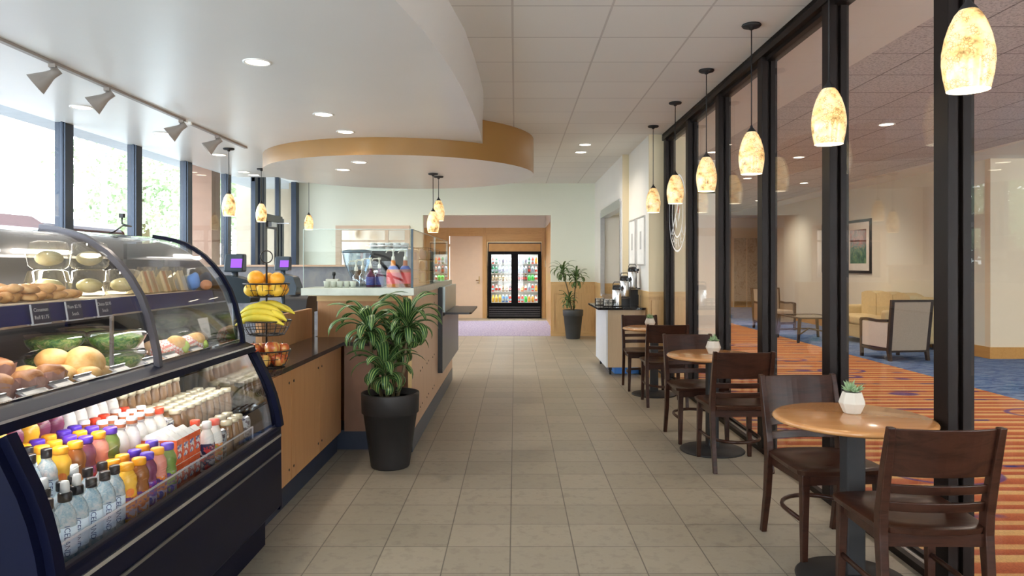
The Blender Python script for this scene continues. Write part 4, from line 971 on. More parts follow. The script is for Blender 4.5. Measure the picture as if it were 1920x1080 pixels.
# price tags in holders on the shelf edge and the deck front
M_TAGB = plain('tag_black_board', (.02,.022,.05), .5); M_CHALK = plain('chalk_white', (.75,.75,.72), .7); M_TAGC = plain('tag_clear_holder', (.50,.52,.55), .25)
def tag_on_shelf(y, l1, l2, lab):
    t = thing('price_tag', lab, 'price tag', (-1.510, y, 1.237))
    MB().obox((-1.505, y, 1.268), (.003,.088,.062), (0,math.radians(-9),0)).build('board', M_TAGB, t)
    MB().obox((-1.502, y, 1.236), (.006,.090,.005), (0,0,0)).obox((-1.503, y-.046, 1.268), (.005,.003,.062), (0,math.radians(-9),0)).build('holder_edge', M_TAGC, t)
    M = Matrix.Translation((-1.5025, y, 1.268)) @ Matrix.Rotation(math.radians(-9), 4, 'Y') @ Euler((PI/2, 0, PI/2), 'XYZ').to_matrix().to_4x4()
    lettering('lettering', l1, .017, M @ Matrix.Translation((0,.012,.0005)), M_CHALK, t); lettering('lettering', l2, .017, M @ Matrix.Translation((0,-.012,.0005)), M_CHALK, t)
tag_on_shelf(2.30, 'Cinnamon', 'Roll $1.75', 'black chalk price tag on the shelf edge in front of the cookies')
tag_on_shelf(2.475, 'Plum $2.95', 'Snack', 'black chalk price tag in the middle of the shelf edge')
tag_on_shelf(2.655, 'Choco $2.95', 'Snack', 'black chalk price tag on the shelf edge just before the middle arch')
def deck_tag(y, L, lab):
    t = thing('deck_tag', lab, 'price tag', (-1.46, y, .992))
    M = Matrix.Translation((-1.462, y, 1.022)) @ Matrix.Rotation(math.radians(28), 4, 'Y')
    def ob(c, s_, m, nm): 
        b = MB(); b.obox((0,0,0), s_); b.v = [tuple(M @ (Vector(p)+Vector(c))) for p in b.v]; b.build(nm, m, t)
    ob((0,0,0), (.075,L,.004), M_TAGC, 'holder'); ob((.002,0,.0035), (.055,L-.02,.002), M_PAPER, 'card')
    ob((-.037,0,.006), (.004,L,.008), M_STRIP, 'top_clip')
    ob((0.004,-.004,.005), (.010,L*.55,.001), plain('tag_grey_ink', (.25,.25,.27), .6), 'small_print'); ob((.018,-.01,.005), (.006,L*.4,.001), MATS['tag_grey_ink'], 'small_print')
for y, L, lab in [(2.075,.10,'clear tag holder on the deck at the near end'),(2.23,.12,'wide clear tag holder before the muffins'),(2.37,.10,'clear tag holder between muffins and bread rolls'),(2.50,.10,'clear tag holder before the bread rolls'),(2.72,.10,'clear tag holder before the salads, left of the middle arch'),(2.95,.10,'clear tag holder right of the middle arch'),(3.12,.12,'clear tag holder before the checkered sandwiches'),(3.36,.12,'clear tag holder at the far end of the deck')]:
    deck_tag(y, L, lab)

# ---- food
R = random.Random(5)
def bread_mat(name, a, b_, c):
    m, n, out = _new(name); p = pri(n, out, rough=.5); f = noise(n, coords(n), 14, 5, .6); lk(n, ramp(n, f, [(.32, a), (.5, b_), (.68, c)]), p.inputs['Base Color']); bump(n, p, f, .3, .004); return m
M_COOKIE = bread_mat('nut_cookie', (.30,.13,.04), (.60,.34,.13), (.75,.52,.26)); M_BREAD = bread_mat('golden_crust', (.62,.30,.08), (.80,.50,.19), (.86,.64,.34)); M_MUFF = bread_mat('brown_muffin', (.26,.10,.04), (.50,.24,.10), (.66,.38,.18))
M_SEED = bread_mat('seeded_crust', (.10,.08,.05), (.24,.17,.10), (.42,.33,.2)); M_PAPERC = plain('muffin_paper', (.42,.24,.20), .7)
def lump(name, c, r, sc_, m, seed, amp=.18, parent=None, world=True, seg=14, rings=9):
    b = MB(); b.ball((0,0,0), r, seg=seg, rings=rings, sc_=sc_); rr = random.Random(seed); ph = [rr.uniform(0,6) for _ in range(6)]
    b.v = [tuple(Vector(p)*(1+amp*(math.sin(p[0]/r*3.1+ph[0])*math.sin(p[1]/r*3.7+ph[1])+.5*math.sin(p[2]/r*5+ph[2]+p[0]/r*4)))) for p in b.v]
    zmin = min(p[2] for p in b.v); b.v = [(p[0]+c[0], p[1]+c[1], p[2]-zmin+c[2]) for p in b.v]
    return b.build(name, m, parent, world=world)
tag(MB().box(-2.15,1.98,1.297,-1.55,2.78,1.300).build('tray_paper', plain('parchment', (.66,.58,.45), .7)), 'brown parchment sheet under the cookies on the shelf', 'paper')
k = 0
for row_ in range(4):
    for i in range(11 if row_ < 3 else 8):
        for lay in range(2 if (i % 3 and i < 9) else 1):
            y = 2.13 + i*.052 + R.uniform(-.012,.012); x = -1.61 - row_*.055 + R.uniform(-.012,.012)
            o = lump('cookie', (x, y, 1.301+lay*.024), .029, (R.uniform(.8,1.1),R.uniform(.8,1.1),.52), M_COOKIE, k, .22)
            tag(o, 'golden nut cookie, %s row of the heap, %s layer, %s from its near end' % (ORD[row_], ['lower','upper'][lay], ORD[i]), 'cookie', 'nut cookies heaped on the shelf'); k += 1
o = lump('seeded_loaf', (-1.60, 2.02, 1.297), .075, (.62,1.0,.55), M_SEED, 99, .06); tag(o, 'dark seeded loaf at the near end of the upper shelf', 'bread')
# clear clamshells with buns
M_CLAM = clear_glass('clear_plastic_box', (.93,.92,.84), 1.6, base=.10)
M_BUN = bread_mat('pale_olive_bun', (.42,.36,.16), (.60,.54,.30), (.72,.66,.44))
def clam(x, y, z, lab, s=1.0):
    t = thing('plastic_clamshell', lab, 'food container', (x, y, z))
    MB().lathe_open([(.055*s,.0),(.070*s,.012),(.076*s,.055*s)], n=4*6).lathe([(.0001,.001),(.055*s,.001)], n=24).build('base', M_CLAM, t, world=False)
    MB().lathe_open([(.078*s,.056*s),(.074*s,.06*s),(.064*s,.10*s),(.045*s,.108*s),(.0001,.108*s)], n=24).build('lid', M_CLAM, t, world=False)
    b = lump('round_bun', (x, y, z+.012), .048*s, (1,1,.62), M_BUN, int(y*100), .04); tag(b, 'pale round bun inside the '+lab.split(' plastic ')[0]+' container '+lab.split(' container ')[1], 'bun')
for x, y, z, w in [(-1.80,2.80,1.297,'at the near end, lower layer'),(-1.80,2.80,1.407,'at the near end, upper layer'),(-1.72,2.93,1.297,'in the middle, lower layer'),(-1.72,2.93,1.407,'in the middle, upper layer'),(-1.93,2.98,1.297,'at the back, lower layer'),(-1.66,3.07,1.297,'next to the sandwiches, lower layer')]:
    clam(x, y, z, 'clear plastic container %s on the shelf' % w)
# sandwich wedges in clear boxes
M_FILL = bread_mat('carrot_filling', (.55,.16,.04), (.72,.30,.08), (.45,.42,.12)); M_SLICE = plain('sliced_bread', (.78,.64,.44), .8, bmp=.1)
for i in range(5):
    y = 3.19 + i*.084; x = -1.63 if i % 2 == 0 else -1.645
    t = thing('sandwich_pack', 'clear wedge pack of %s on the upper shelf, %s from the middle arch' % ('orange filled sandwich' if i < 3 else 'pale layered sandwich', ORD[i]), 'sandwich', (x, y, 1.297), group='wedge sandwiches on the upper shelf')
    for q in range(2):
        MB().prism([(x-.055,1.301),(x+.035,1.301),(x+.005,1.398)], y-.036+q*.04, y-.024+q*.04, 'y').build('bread_slice', M_SLICE, t)
    MB().prism([(x-.052,1.302),(x+.034,1.302),(x+.004,1.395)], y-.024, y+.004, 'y').build('filling', M_FILL if i < 3 else M_SLICE, t)
    MB().prism([(x-.062,1.2975),(x+.045,1.2975),(x+.008,1.415),(x-.01,1.415)], y-.040, y+.038, 'y').build('clear_pack', M_CLAM, t)
# something blue at the end of the shelf
t = thing('napkin_bundle', 'crumpled blue napkin holding a peach at the end of the shelf', 'napkin', (-1.57, 3.575, 1.297))
lump('napkin', (-1.585, 3.575, 1.297), .05, (.6,.7,1.0), plain('blue_napkin', (.10,.28,.72), .6), 77, .18, t); lump('peach', (-1.528, 3.585, 1.300), .028, (1,1,.9), plain('peach_skin', (.62,.26,.12), .5), 78, .02, t)
# bread rolls and muffins on the deck
for i, (x, y, z, r, s3) in enumerate([(-1.585,2.66,.993,.075,(.95,1.05,.85)),(-1.60,2.54,.993,.058,(1,1.1,.7)),(-1.53,2.60,.993,.045,(1,1.1,.75)),(-1.66,2.60,1.045,.055,(1,1,.7)),(-1.62,2.46,.993,.055,(1,1,.75)),(-1.69,2.50,.993,.055,(1,1,.75)),(-1.545,2.70,.993,.042,(1,1,.7))]):
    o = lump('bread_roll', (x, y, z), r, s3, M_BREAD, 20+i, .03, seg=20, rings=12); tag(o, ['large round golden bread roll, biggest on the deck','golden bread roll to the left of the biggest roll','small golden roll at the front of the bread pile','golden roll resting on top behind the bread pile','golden roll between the muffins and the bread pile','golden roll at the back between muffins and bread','small golden roll right beside the biggest roll'][i], 'bread roll', 'bread rolls on the case deck')
for i, (x, y) in enumerate([(-1.53,2.06),(-1.545,2.17),(-1.53,2.28),(-1.54,2.40),(-1.66,2.10),(-1.66,2.22),(-1.67,2.34),(-1.79,2.15),(-1.79,2.28),(-1.78,2.40)]):
    t = thing('muffin', 'brown muffin in folded paper, %s in the %s row of the deck' % (ORD[i if i < 4 else (i-4 if i < 7 else i-7)], 'front' if i < 4 else ('middle' if i < 7 else 'back')), 'muffin', (x, y, .993 + (0 if i < 4 else .03 if i < 7 else .05)), i*.5, 'muffins on the case deck')
    b = MB(); n = 16; ra = [.030,.036,.044,.050]; vs_ = []
    for q, (r, z) in enumerate(zip(ra, (0,.022,.045,.068))):
        for a in range(n): vs_.append((r*math.cos(2*PI*a/n)*(1+.06*(-1)**a*(q/3)), r*math.sin(2*PI*a/n)*(1+.06*(-1)**a*(q/3)), z + (.016*abs(math.sin(2*a)) if q == 3 else 0)))
    b.add(vs_, [(q*n+a, q*n+(a+1)%n, (q+1)*n+(a+1)%n, (q+1)*n+a) for q in range(3) for a in range(n)] + [tuple(reversed(range(n)))]); b.build('paper_cup', M_PAPERC, t, world=False)
    lump('muffin_top', (0,0,.035), .045, (1,1,.75), M_MUFF, 40+i, .12, t, world=False)
# salad bowls
def leafy():
    m, n, out = _new('mixed_salad'); p = pri(n, out, rough=.5); f = noise(n, coords(n), 34, 5, .7, 1)
    lk(n, ramp(n, f, [(.34, (.02,.10,.02)), (.46, (.10,.32,.05)), (.55, (.38,.52,.12)), (.64, (.72,.62,.38)), (.72, (.75,.36,.12))]), p.inputs['Base Color']); bump(n, p, f, .8, .01); return m
M_SALAD = leafy(); M_BOWL = clear_glass('clear_salad_bowl', (.95,.97,.95), 1.6, base=.08); M_LID = clear_glass('clear_salad_lid', (.85,.9,.95), 2.0, base=.32, rough=.12)
def salad(x, y, z, lab, r=.115):
    t = thing('salad_bowl', lab, 'salad', (x, y, z))
    MB().lathe([(.0001,.004),(r*.62,.004),(r*.86,.035),(r*.91,.050),(r*.6,.062),(.0001,.066)], n=28).build('salad_leaves', M_SALAD, t, world=False)
    MB().lathe_open([(r*.65,0),(r*.90,.036),(r,.060)], n=32).build('bowl', M_BOWL, t, world=False)
    MB().lathe_open([(r*1.03,.060),(r*1.0,.067),(r*.92,.076),(r*.0001,.078)], n=32).build('lid', M_LID, t, world=False)
for x_, y_, w_ in ((-1.86,2.93,'left of the middle arch'),(-1.66,3.02,'behind the middle arch'),(-2.08,2.72,'by the back panel'),(-1.93,3.25,'at the back behind the sandwiches')):
    for q_ in (0, 1): salad(x_, y_, .993+.079*q_, 'clear bowl of green salad, %s of the stack %s' % (['bottom','top'][q_], w_))
# checkered sandwiches
def checks():
    m, n, out = _new('red_white_check_paper'); p = pri(n, out, rough=.6); c = n.nodes.new('ShaderNodeTexChecker'); lk(n, coords(n, rot=(.3,.4,.8)), c.inputs[0]); c.inputs['Scale'].default_value = 90
    c.inputs[1].default_value = (.80,.72,.66,1); c.inputs[2].default_value = (.72,.25,.22,1); lk(n, c.outputs[0], p.inputs['Base Color']); return m
M_CHECK = checks()
for i, (x, y, rz) in enumerate([(-1.56,3.27,.5),(-1.54,3.42,.9)]):
    t = thing('wrapped_sandwich', ['sandwich roll in red and white checkered paper, nearer one', 'sandwich roll in red and white checkered paper, farther one'][i], 'sandwich', (x, y, .993), rz, 'checkered sandwiches on the deck')
    lump('wrapper', (0,0,0), .062, (1.25,.8,.8), M_CHECK, 60+i, .05, t, world=False); lump('roll_top', (.028,-.01,.038), .040, (1.2,.8,.9), M_BREAD, 65+i, .04, t, world=False)
    lump('lettuce', (.065,-.01,.03), .028, (.7,1,.8), plain('lettuce_leaf', (.45,.62,.12), .5), 68+i, .25, t, world=False); lump('tomato', (.085,.0,.012), .02, (.6,1,.7), plain('tomato_slice', (.75,.22,.06), .4), 70+i, .1, t, world=False)
o = lump('wrapped_sandwich', (-1.70, 3.42, .993), .055, (1.1,.8,.7), plain('tan_wrap', (.55,.36,.2), .6), 80, .05); tag(o, 'plain tan wrapped roll behind the checkered sandwiches', 'sandwich')
t = MB().hexa([(-1.70,3.24,1.02),(-1.70,3.33,1.02),(-1.697,3.33,1.02),(-1.697,3.24,1.02)], [(-1.73,3.22,1.13),(-1.73,3.35,1.13),(-1.727,3.35,1.13),(-1.727,3.22,1.13)]).build('white_card', M_PAPER); tag(t, 'blank white card standing behind the checkered sandwiches', 'card')
for i, (x, y) in enumerate([(-1.52,3.18),(-1.52,3.34)]):
    o = MB().obox((x,y,1.004), (.10,.12,.022), (0,0,.2+i*.3)).build('food_tray', plain('tan_tray', (.50,.30,.18), .6), bevel=.003); tag(o, ['small tan tray nearer the middle arch', 'small tan tray before the farther checkered sandwich'][i], 'tray')

# ---- drinks
M_WATER = _w = None
def water():
    m, n, out = _new('water_in_clear_plastic'); p = pri(n, out, rough=.12, trans=.45, ior=1.15); f = noise(n, coords(n), 45, 4, .7, 1)
    lk(n, ramp(n, f, [(.36, (.36,.62,.78)), (.5, (.72,.88,.95)), (.62, (.97,1,1))]), p.inputs['Base Color']); bump(n, p, f, .8, .004); return m
M_WATER = water(); M_WLAB = plain('pale_blue_label', (.74,.86,.95), .35); M_WINK = plain('label_navy_ink', (.03,.06,.18), .5)
def wrap_text(body, size, r, z, parent, m, vertical=True, ang=0.0, name='lettering'):
    vs_, fs = text_mesh(body, size); b = MB(); pts = []
    for v in vs_:
        if vertical: u, w = v[1], -v[0]           # rotated a quarter turn, reads downwards
        else: u, w = v[0], v[1]
        a = ang + u/r; pts.append((r*math.cos(a), r*math.sin(a), z + w))
    b.add(pts, fs); b.build(name, m, parent, world=False)
VIEW = math.radians(-47)      # the side of a bottle that faces out of the case towards the aisle and camera
def bottle(name, body_prof, body_m, cap_prof, cap_m, label=None, extra=None, n=18):
    t = thing(name, 'x', 'bottle')
    MB().lathe(body_prof, n=n).build('body', body_m, t, world=False)
    if label:
        r, z0, z1, lm = label; MB().lathe_open([(r,z0),(r,z1)], n=n).build('label', lm, t, world=False)
    MB().lathe(cap_prof, n=n).build('cap', cap_m, t, world=False)
    if extra: extra(t)
    return t
wb = [(.0001,.002),(.026,0),(.030,.006),(.031,.02),(.029,.03),(.031,.04),(.031,.115),(.0295,.125),(.030,.135),(.024,.155),(.014,.172),(.0125,.183),(.0001,.183)]
B_WATER = bottle('water_bottle', wb, M_WATER, [(.0001,.180),(.015,.180),(.0155,.184),(.0155,.204),(.014,.207),(.0001,.207)], M_BLACK, (.0315,.035,.112,M_WLAB), lambda t: wrap_text('ICELAND', .021, .0321, .075, t, M_WINK, True, VIEW))
B_SPORT = bottle('sport_cap_water_bottle', wb, M_WATER, [(.0001,.180),(.017,.180),(.018,.184),(.018,.202),(.016,.206),(.0001,.206)], M_BLACK, (.0315,.035,.112,M_WLAB), lambda t: (wrap_text('ICELAND', .021, .0321, .075, t, M_WINK, True, VIEW), MB().lathe([(.0001,.206),(.0125,.206),(.0115,.232),(.009,.237),(.0001,.237)], n=16).build('sport_nozzle', M_WHITE, t, world=False)))
jb = [(.0001,.002),(.027,0),(.031,.006),(.031,.10),(.028,.115),(.032,.13),(.030,.15),(.021,.168),(.019,.175),(.0001,.175)]
jc = [(.0001,.173),(.021,.173),(.0225,.176),(.0225,.192),(.020,.196),(.0001,.196)]
M_OJ = plain('orange_juice', (.90,.50,.05), .25); M_PJ = plain('purple_smoothie', (.22,.06,.12), .25); M_PKJ = plain('pink_smoothie', (.75,.28,.22), .3); M_GJ = plain('green_smoothie', (.18,.28,.06), .3); M_BR = plain('amber_tea', (.30,.11,.03), .2)
M_CO = plain('orange_cap', (.92,.40,.02), .35); M_CP = plain('purple_cap', (.10,.04,.50), .35)
def fruit_label(name, c1, c2, base):
    m, n, out = _new(name); p = pri(n, out, rough=.35); f = noise(n, coords(n), 38, 2, .5); sp_ = n.nodes.new('ShaderNodeSeparateXYZ'); lk(n, coords(n), sp_.inputs[0])
    lk(n, ramp(n, f, [(.42, base), (.46, c1), (.56, c1), (.60, c2)]), p.inputs['Base Color']); return m
M_LO = fruit_label('orange_fruit_label', (.85,.25,.03), (.15,.05,.30), (.70,.55,.62)); M_LP = fruit_label('berry_fruit_label', (.20,.06,.45), (.55,.05,.2), (.62,.55,.75)); M_LG = fruit_label('green_fruit_label', (.25,.42,.08), (.10,.05,.35), (.45,.30,.5))
M_BADGE = plain('orange_badge', (.85,.22,.03), .4); M_BLUEB = plain('blue_badge', (.08,.08,.45), .4)
def badge(m, z, r=.0135):
    def f(t):
        b = MB(); N = 14; rr = .0318
        b.add([(rr*math.cos(VIEW+r*math.cos(a)/rr), rr*math.sin(VIEW+r*math.cos(a)/rr), z+r*math.sin(a)) for a in [2*PI*i/N for i in range(N)]], [tuple(range(N))]); b.build('badge', m, t, world=False)
    return f
B_OJ = bottle('orange_juice_bottle', jb, M_OJ, jc, M_CO, (.0315,.02,.09,M_LO), badge(M_BADGE,.105))
B_OJ2 = bottle('mango_juice_bottle', jb, M_PKJ, jc, M_CO, (.0315,.02,.10,M_LO), badge(M_BLUEB,.035))
B_PJ = bottle('berry_juice_bottle', jb, M_PJ, jc, M_CP, (.0315,.02,.10,M_LP), badge(M_BLUEB,.035))
B_GJ = bottle('green_juice_bottle', jb, M_GJ, jc, M_CP, (.0315,.02,.10,M_LG), badge(M_BLUEB,.035))
B_TEA = bottle('amber_tea_bottle', jb, M_BR, jc, M_CO, (.0315,.02,.09,M_LO), badge(M_BADGE,.05))
mb_ = [(.0001,.002),(.028,0),(.031,.006),(.031,.115),(.026,.145),(.016,.168),(.015,.176),(.0001,.176)]
M_MILK = plain('milk_white', (.82,.80,.75), .3); M_RED = plain('red_cap', (.80,.06,.02), .35); M_BRN = plain('brown_band', (.42,.13,.05), .4)
def redband(t): MB().lathe_open([(.0192,.180),(.0192,.191)], n=18).build('cap_band', M_BRN, t, world=False); MB().lathe_open([(.0315,.0),(.0315,.05)], n=18).build('red_label', fruit_label('red_milk_label', (.75,.05,.03), (.8,.78,.72), (.62,.04,.03)) if 'redlab' not in MATS else MATS['redlab'], t, world=False)
B_MILK = bottle('milk_bottle', mb_, M_MILK, [(.0001,.174),(.019,.174),(.019,.200),(.017,.204),(.0001,.204)], M_WHITE, None, redband)
B_MILKR = bottle('red_capped_milk_bottle', mb_, M_MILK, [(.0001,.174),(.020,.174),(.020,.194),(.018,.198),(.0001,.198)], M_RED, (.0315,.02,.10,fruit_label('milk_fruit_label', (.85,.25,.05), (.5,.5,.1), (.8,.78,.72))))
cb = [(.0001,.002),(.027,0),(.030,.006),(.030,.095),(.024,.125),(.0215,.138),(.0215,.146),(.0001,.146)]
def coffee():
    m, n, out = _new('coffee_drink_glass'); p = pri(n, out, rough=.15); f = noise(n, coords(n, (1,1,.3)), 14, 2, .5, 0)
    lk(n, ramp(n, f, [(.36, (.10,.04,.018)), (.5, (.24,.13,.06)), (.66, (.42,.28,.16))]), p.inputs['Base Color']); return m
M_COF = coffee(); M_LIDB = plain('beige_metal_lid', (.60,.54,.38), .35, .3)
B_COF = bottle('coffee_drink_bottle', cb, M_COF, [(.0001,.144),(.024,.144),(.0245,.147),(.0245,.160),(.0225,.163),(.0001,.163)], M_LIDB)
def can_lab(t): wrap_text('JUST ONE MORE', .012, .0321, .075, t, M_WINK, False, VIEW)
B_SHAKE = bottle('shake_bottle', mb_, M_MILK, [(.0001,.174),(.019,.174),(.019,.198),(.017,.202),(.0001,.202)], M_WHITE, (.0315,.01,.115,fruit_label('shake_label', (.03,.04,.12), (.7,.05,.05), (.65,.66,.68))), lambda t: (wrap_text('JUST', .018, .0323, .098, t, M_RED, False, VIEW), wrap_text('ONE', .018, .0323, .078, t, M_RED, False, VIEW), wrap_text('MORE', .018, .0323, .058, t, M_RED, False, VIEW)))
M_CANB = fruit_label('dark_can_print', (.35,.38,.40), (.02,.03,.08), (.02,.02,.05))
B_CAN = thing('dark_drink_can', 'x', 'can'); MB().lathe([(.0001,.002),(.024,.0),(.0295,.010),(.0295,.125),(.025,.134),(.0001,.132)], n=20).build('body', M_CANB, B_CAN, world=False); MB().lathe([(.0001,.133),(.024,.133),(.0255,.137),(.0235,.138),(.0225,.134)], n=20).build('rim', M_STRIP, B_CAN, world=False)
def make_carton():
    t = thing('milk_carton', 'x', 'carton'); w, d, h = .0225, .024, .092
    MB().box(-w,-d,0,w,d,h).build('body', M_CART, t, world=False, bevel=.001)
    MB().add([], []) if False else None
    b = MB(); b.add([(-w,-d,h),(w,-d,h),(w,d,h),(-w,d,h),(0,-d,h+.018),(0,d,h+.018)], [(0,1,4),(2,3,5),(1,2,5,4),(3,0,4,5)]); b.build('gable_top', M_MILK, t, world=False)
    MB().box(w,-d+.006,.02,w+.0006,d-.006,.07).build('label', fruit_label('carton_side_label', (.8,.8,.8), (.1,.12,.4), (.62,.05,.05)) if 'csl' not in MATS else MATS['csl'], t, world=False)
    MB().tube([(.004,-d-.002,.015),(.004,-d-.002,.085)], .003, 6).build('straw', M_MILK, t, world=False)
    return t
M_CART = plain('red_orange_carton', (.85,.13,.03), .4); M_CARTB = plain('blue_white_carton', (.45,.55,.80), .4)
B_CART = make_carton()
used = set()
def row(proto, x, ys, z, kind, where, group, alt=None, frm='near end'):
    for i, y in enumerate(ys):
        pr = proto if not isinstance(proto, list) else proto[i % len(proto)]
        kd = kind if not isinstance(kind, list) else kind[i % len(kind)]
        dx = .004*math.sin(i*2.3+x*40); place(pr, used, (x+dx, y, z), (0 if pr in (B_CART,) else .12*math.sin(i*5+x*9)), '%s, %s, %s after the %s' % (kd, where, ORD[i], frm), group)
def seq(y0, step, n): return [y0+step*i for i in range(n)]
ZL, ZM, ZB = .577, .657, .722
FR, FB = 'front row of the bottom tier', 'second row of the bottom tier'
row([B_WATER,B_SPORT,B_SPORT,B_WATER,B_WATER,B_WATER], -1.272, [1.975,2.042,2.109,2.176,2.243,2.31], ZL, ['black capped water bottle','sport cap water bottle','sport cap water bottle','black capped water bottle','black capped water bottle','black capped water bottle'], FR, 'drinks in the front row')
row([B_OJ,B_TEA,B_PJ,B_OJ2,B_GJ], -1.272, seq(2.378,.067,5), ZL, ['orange juice bottle','amber tea bottle','purple capped berry juice','orange capped mango juice','purple capped green juice'], FR, 'juices in the front row', frm='last water bottle')
for i in range(4):
    for j in range(3):
        for lay in range(2):
            if j > 0 and lay == 0 and i > 0: continue
            place(B_CART, used, (-1.292-.047*j, 2.745+.052*i, ZL+lay*.094+(.0 if j == 0 else 0)), 0, 'red-orange drink carton, %s column, %s row from the glass, %s layer' % (ORD[i], ORD[j], ['lower','upper'][lay]), 'stacked drink cartons')
row([B_SHAKE, B_MILKR, B_CAN, B_COF, B_COF, B_COF, B_CAN], -1.268, seq(2.985,.066,7), ZL, ['shake bottle with red lettering','red capped milk bottle','dark drink can','beige lidded coffee bottle','beige lidded coffee bottle','beige lidded coffee bottle','dark drink can'], FR, 'drinks in the far front row', frm='carton stack')
row([B_WATER,B_SPORT,B_WATER,B_SPORT,B_WATER,B_WATER], -1.342, [2.0,2.07,2.14,2.21,2.28,2.35], ZL, ['black capped water bottle','sport cap water bottle','black capped water bottle','sport cap water bottle','black capped water bottle','black capped water bottle'], FB, 'drinks in the second row')
row([B_OJ,B_OJ,B_PJ,B_OJ2,B_PJ], -1.342, seq(2.418,.066,5), ZL, ['orange juice bottle','orange juice bottle','berry juice bottle','mango juice bottle','berry juice bottle'], FB, 'juices in the second row', frm='water bottles')
row([B_MILKR, B_COF, B_COF, B_COF, B_COF, B_COF], -1.338, seq(3.03,.066,6), ZL, ['red capped milk bottle']+['beige lidded coffee bottle']*5, FB, 'drinks in the far second row', frm='carton stack')
MR = ['first','second','third']
for r_ in range(3):
    x = -1.425 - r_*.067; wh = '%s row of the middle tier' % MR[r_]
    if x < -1.565: x = -1.557
    row([B_SPORT,B_WATER,B_WATER,B_WATER] if r_ != 1 else [B_WATER,B_SPORT,B_WATER,B_WATER], x, seq(2.0+.02*r_,.068,4), ZM, 'water bottle', wh, 'water on the middle tier')
    row([[B_OJ,B_TEA,B_PJ,B_OJ2,B_GJ],[B_OJ,B_OJ,B_PJ,B_OJ2,B_GJ],[B_OJ,B_PJ,B_OJ,B_PJ,B_PJ]][r_], x, seq(2.275+.01*r_,.068,5), ZM, 'colourful juice bottle', wh, 'juices on the middle tier', frm='water bottles')
    row([[B_MILK,B_MILK,B_MILK,B_MILK,B_MILKR],[B_MILK]*5,[B_MILK,B_MILKR,B_MILKR,B_MILK,B_MILKR]][r_], x, seq(2.62,.068,5), ZM, 'white milk bottle', wh, 'milk on the middle tier', frm='juice bottles')
    row([B_CAN if r_ == 0 else B_COF]+[B_COF]*9, x, seq(2.965,.066,10), ZM, 'beige lidded coffee bottle' if r_ else 'coffee bottle', wh, 'coffee bottles on the middle tier', frm='milk bottles')
for r_ in range(2):
    x = -1.64 - r_*.07; wh = '%s row of the raised back tier' % MR[r_]
    row([[B_OJ,B_PJ,B_OJ,B_PJ,B_PJ],[B_PJ,B_OJ,B_PJ,B_OJ,B_PJ]][r_], x, seq(2.30,.07,5), ZB, 'colourful juice bottle', wh, 'juices on the back tier')
    row([B_MILK,B_MILK,B_MILKR,B_MILK,B_MILKR], x, seq(2.66,.07,5), ZB, 'white milk bottle', wh, 'milk on the back tier', frm='juice bottles')
    row([B_COF]*8, x, seq(3.02,.066,8), ZB, 'beige lidded coffee bottle', wh, 'coffee bottles on the back tier', frm='milk bottles')
# ---------------------------------------------------------------- low granite counter beside the case
M_GRAN = plain('dark_granite', (.035,.028,.026), .12, var=.5, scale=120)
M_KICK = plain('navy_kick', (.018,.026,.05), .4)
t = thing('low_counter', 'low maple counter with dark granite top beside the display case', 'counter', (-1.8, 4.8, 0))
MB().box(-2.3,3.70,.147,-1.337,5.54,.808).box(-2.3,5.54,.147,-1.64,6.58,.808).build('body', M_MAPLE, t)
for y0, y1 in ((3.72,4.30),(4.306,4.93),(4.936,5.53)): MB().box(-1.337,y0,.15,-1.328,y1,.80).build('front_panel', M_MAPLE, t)
MB().box(-2.3,3.70,0,-1.36,5.54,.147).build('kick', M_KICK, t)
b = MB(); 
for y in (4.26,4.35,4.89,4.98):
    for z in (.22,.73): b.lathe([(.0001,0),(.008,0),(.008,.003),(.0001,.003)], (-1.328,y,z), 10, M=Matrix.Rotation(PI/2,3,'Y'))
b.build('bolt', M_BLACK, t)
MB().prism([(-2.3,3.69),(-1.40,3.69),(-1.31,3.80 if False else 4.08),(-1.31,5.48),(-.80,5.48) if False else (-1.31,5.93),(-1.64,5.93),(-1.64,6.6),(-2.3,6.6)], .808, .836, 'z').build('countertop', M_GRAN, t, bevel=.003)
MB().box(-1.40,3.695,.812,-1.312,4.06,.83).build('countertop_edge', M_STRIP, t) if False else None
tag(MB().box(-1.70,4.75,.836,-1.66,5.93,1.07).build('maple_upstand', M_MAPLE), 'maple divider board standing along the granite counter', 'board')
# ---------------------------------------------------------------- raised bar
t = thing('service_counter', 'raised maple service counter with pale stone ledge and navy base', 'counter', (-1.2, 7.3, 0))
M_STONE = plain('pale_stone_ledge', (.50,.53,.46), .3, var=.08, scale=14)
MB().box(-1.62,5.95,.15,-.81,9.04,1.13).build('body', M_MAPLE, t)
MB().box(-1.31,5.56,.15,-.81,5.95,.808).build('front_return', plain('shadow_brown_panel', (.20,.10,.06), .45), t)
MB().box(-1.31,5.54,.808,-.79,5.95,.836).build('return_top', M_GRAN, t)
MB().box(-.81,5.50,.15,-.785,9.04,1.19).build('side_panel', M_PINKMAPLE, t)
MB().box(-.812,5.495,.15,-.784,5.50,1.19).build('edge_strip', M_MAPLEL, t)
MB().box(-1.58,5.60,0,-.79,9.02,.15).build('kick', M_KICK, t); MB().box(-.79,5.52,0,-.782,9.04,.15).build('kick_face', plain('blue_grey_kick', (.06,.075,.105), .35), t)
MB().box(-1.62,5.92,1.13,-.81,5.95,1.185).build('maple_strip', M_MAPLEL, t)
MB().box(-1.64,5.55,1.190,-.775,5.99,1.247).box(-1.05,5.99,1.190,-.775,8.9,1.247).build('stone_ledge', M_STONE, t, bevel=.003)
MB().box(-1.60,5.60,1.185,-.80,5.95,1.19).build('ledge_support', M_MAPLEL, t)
b = MB()
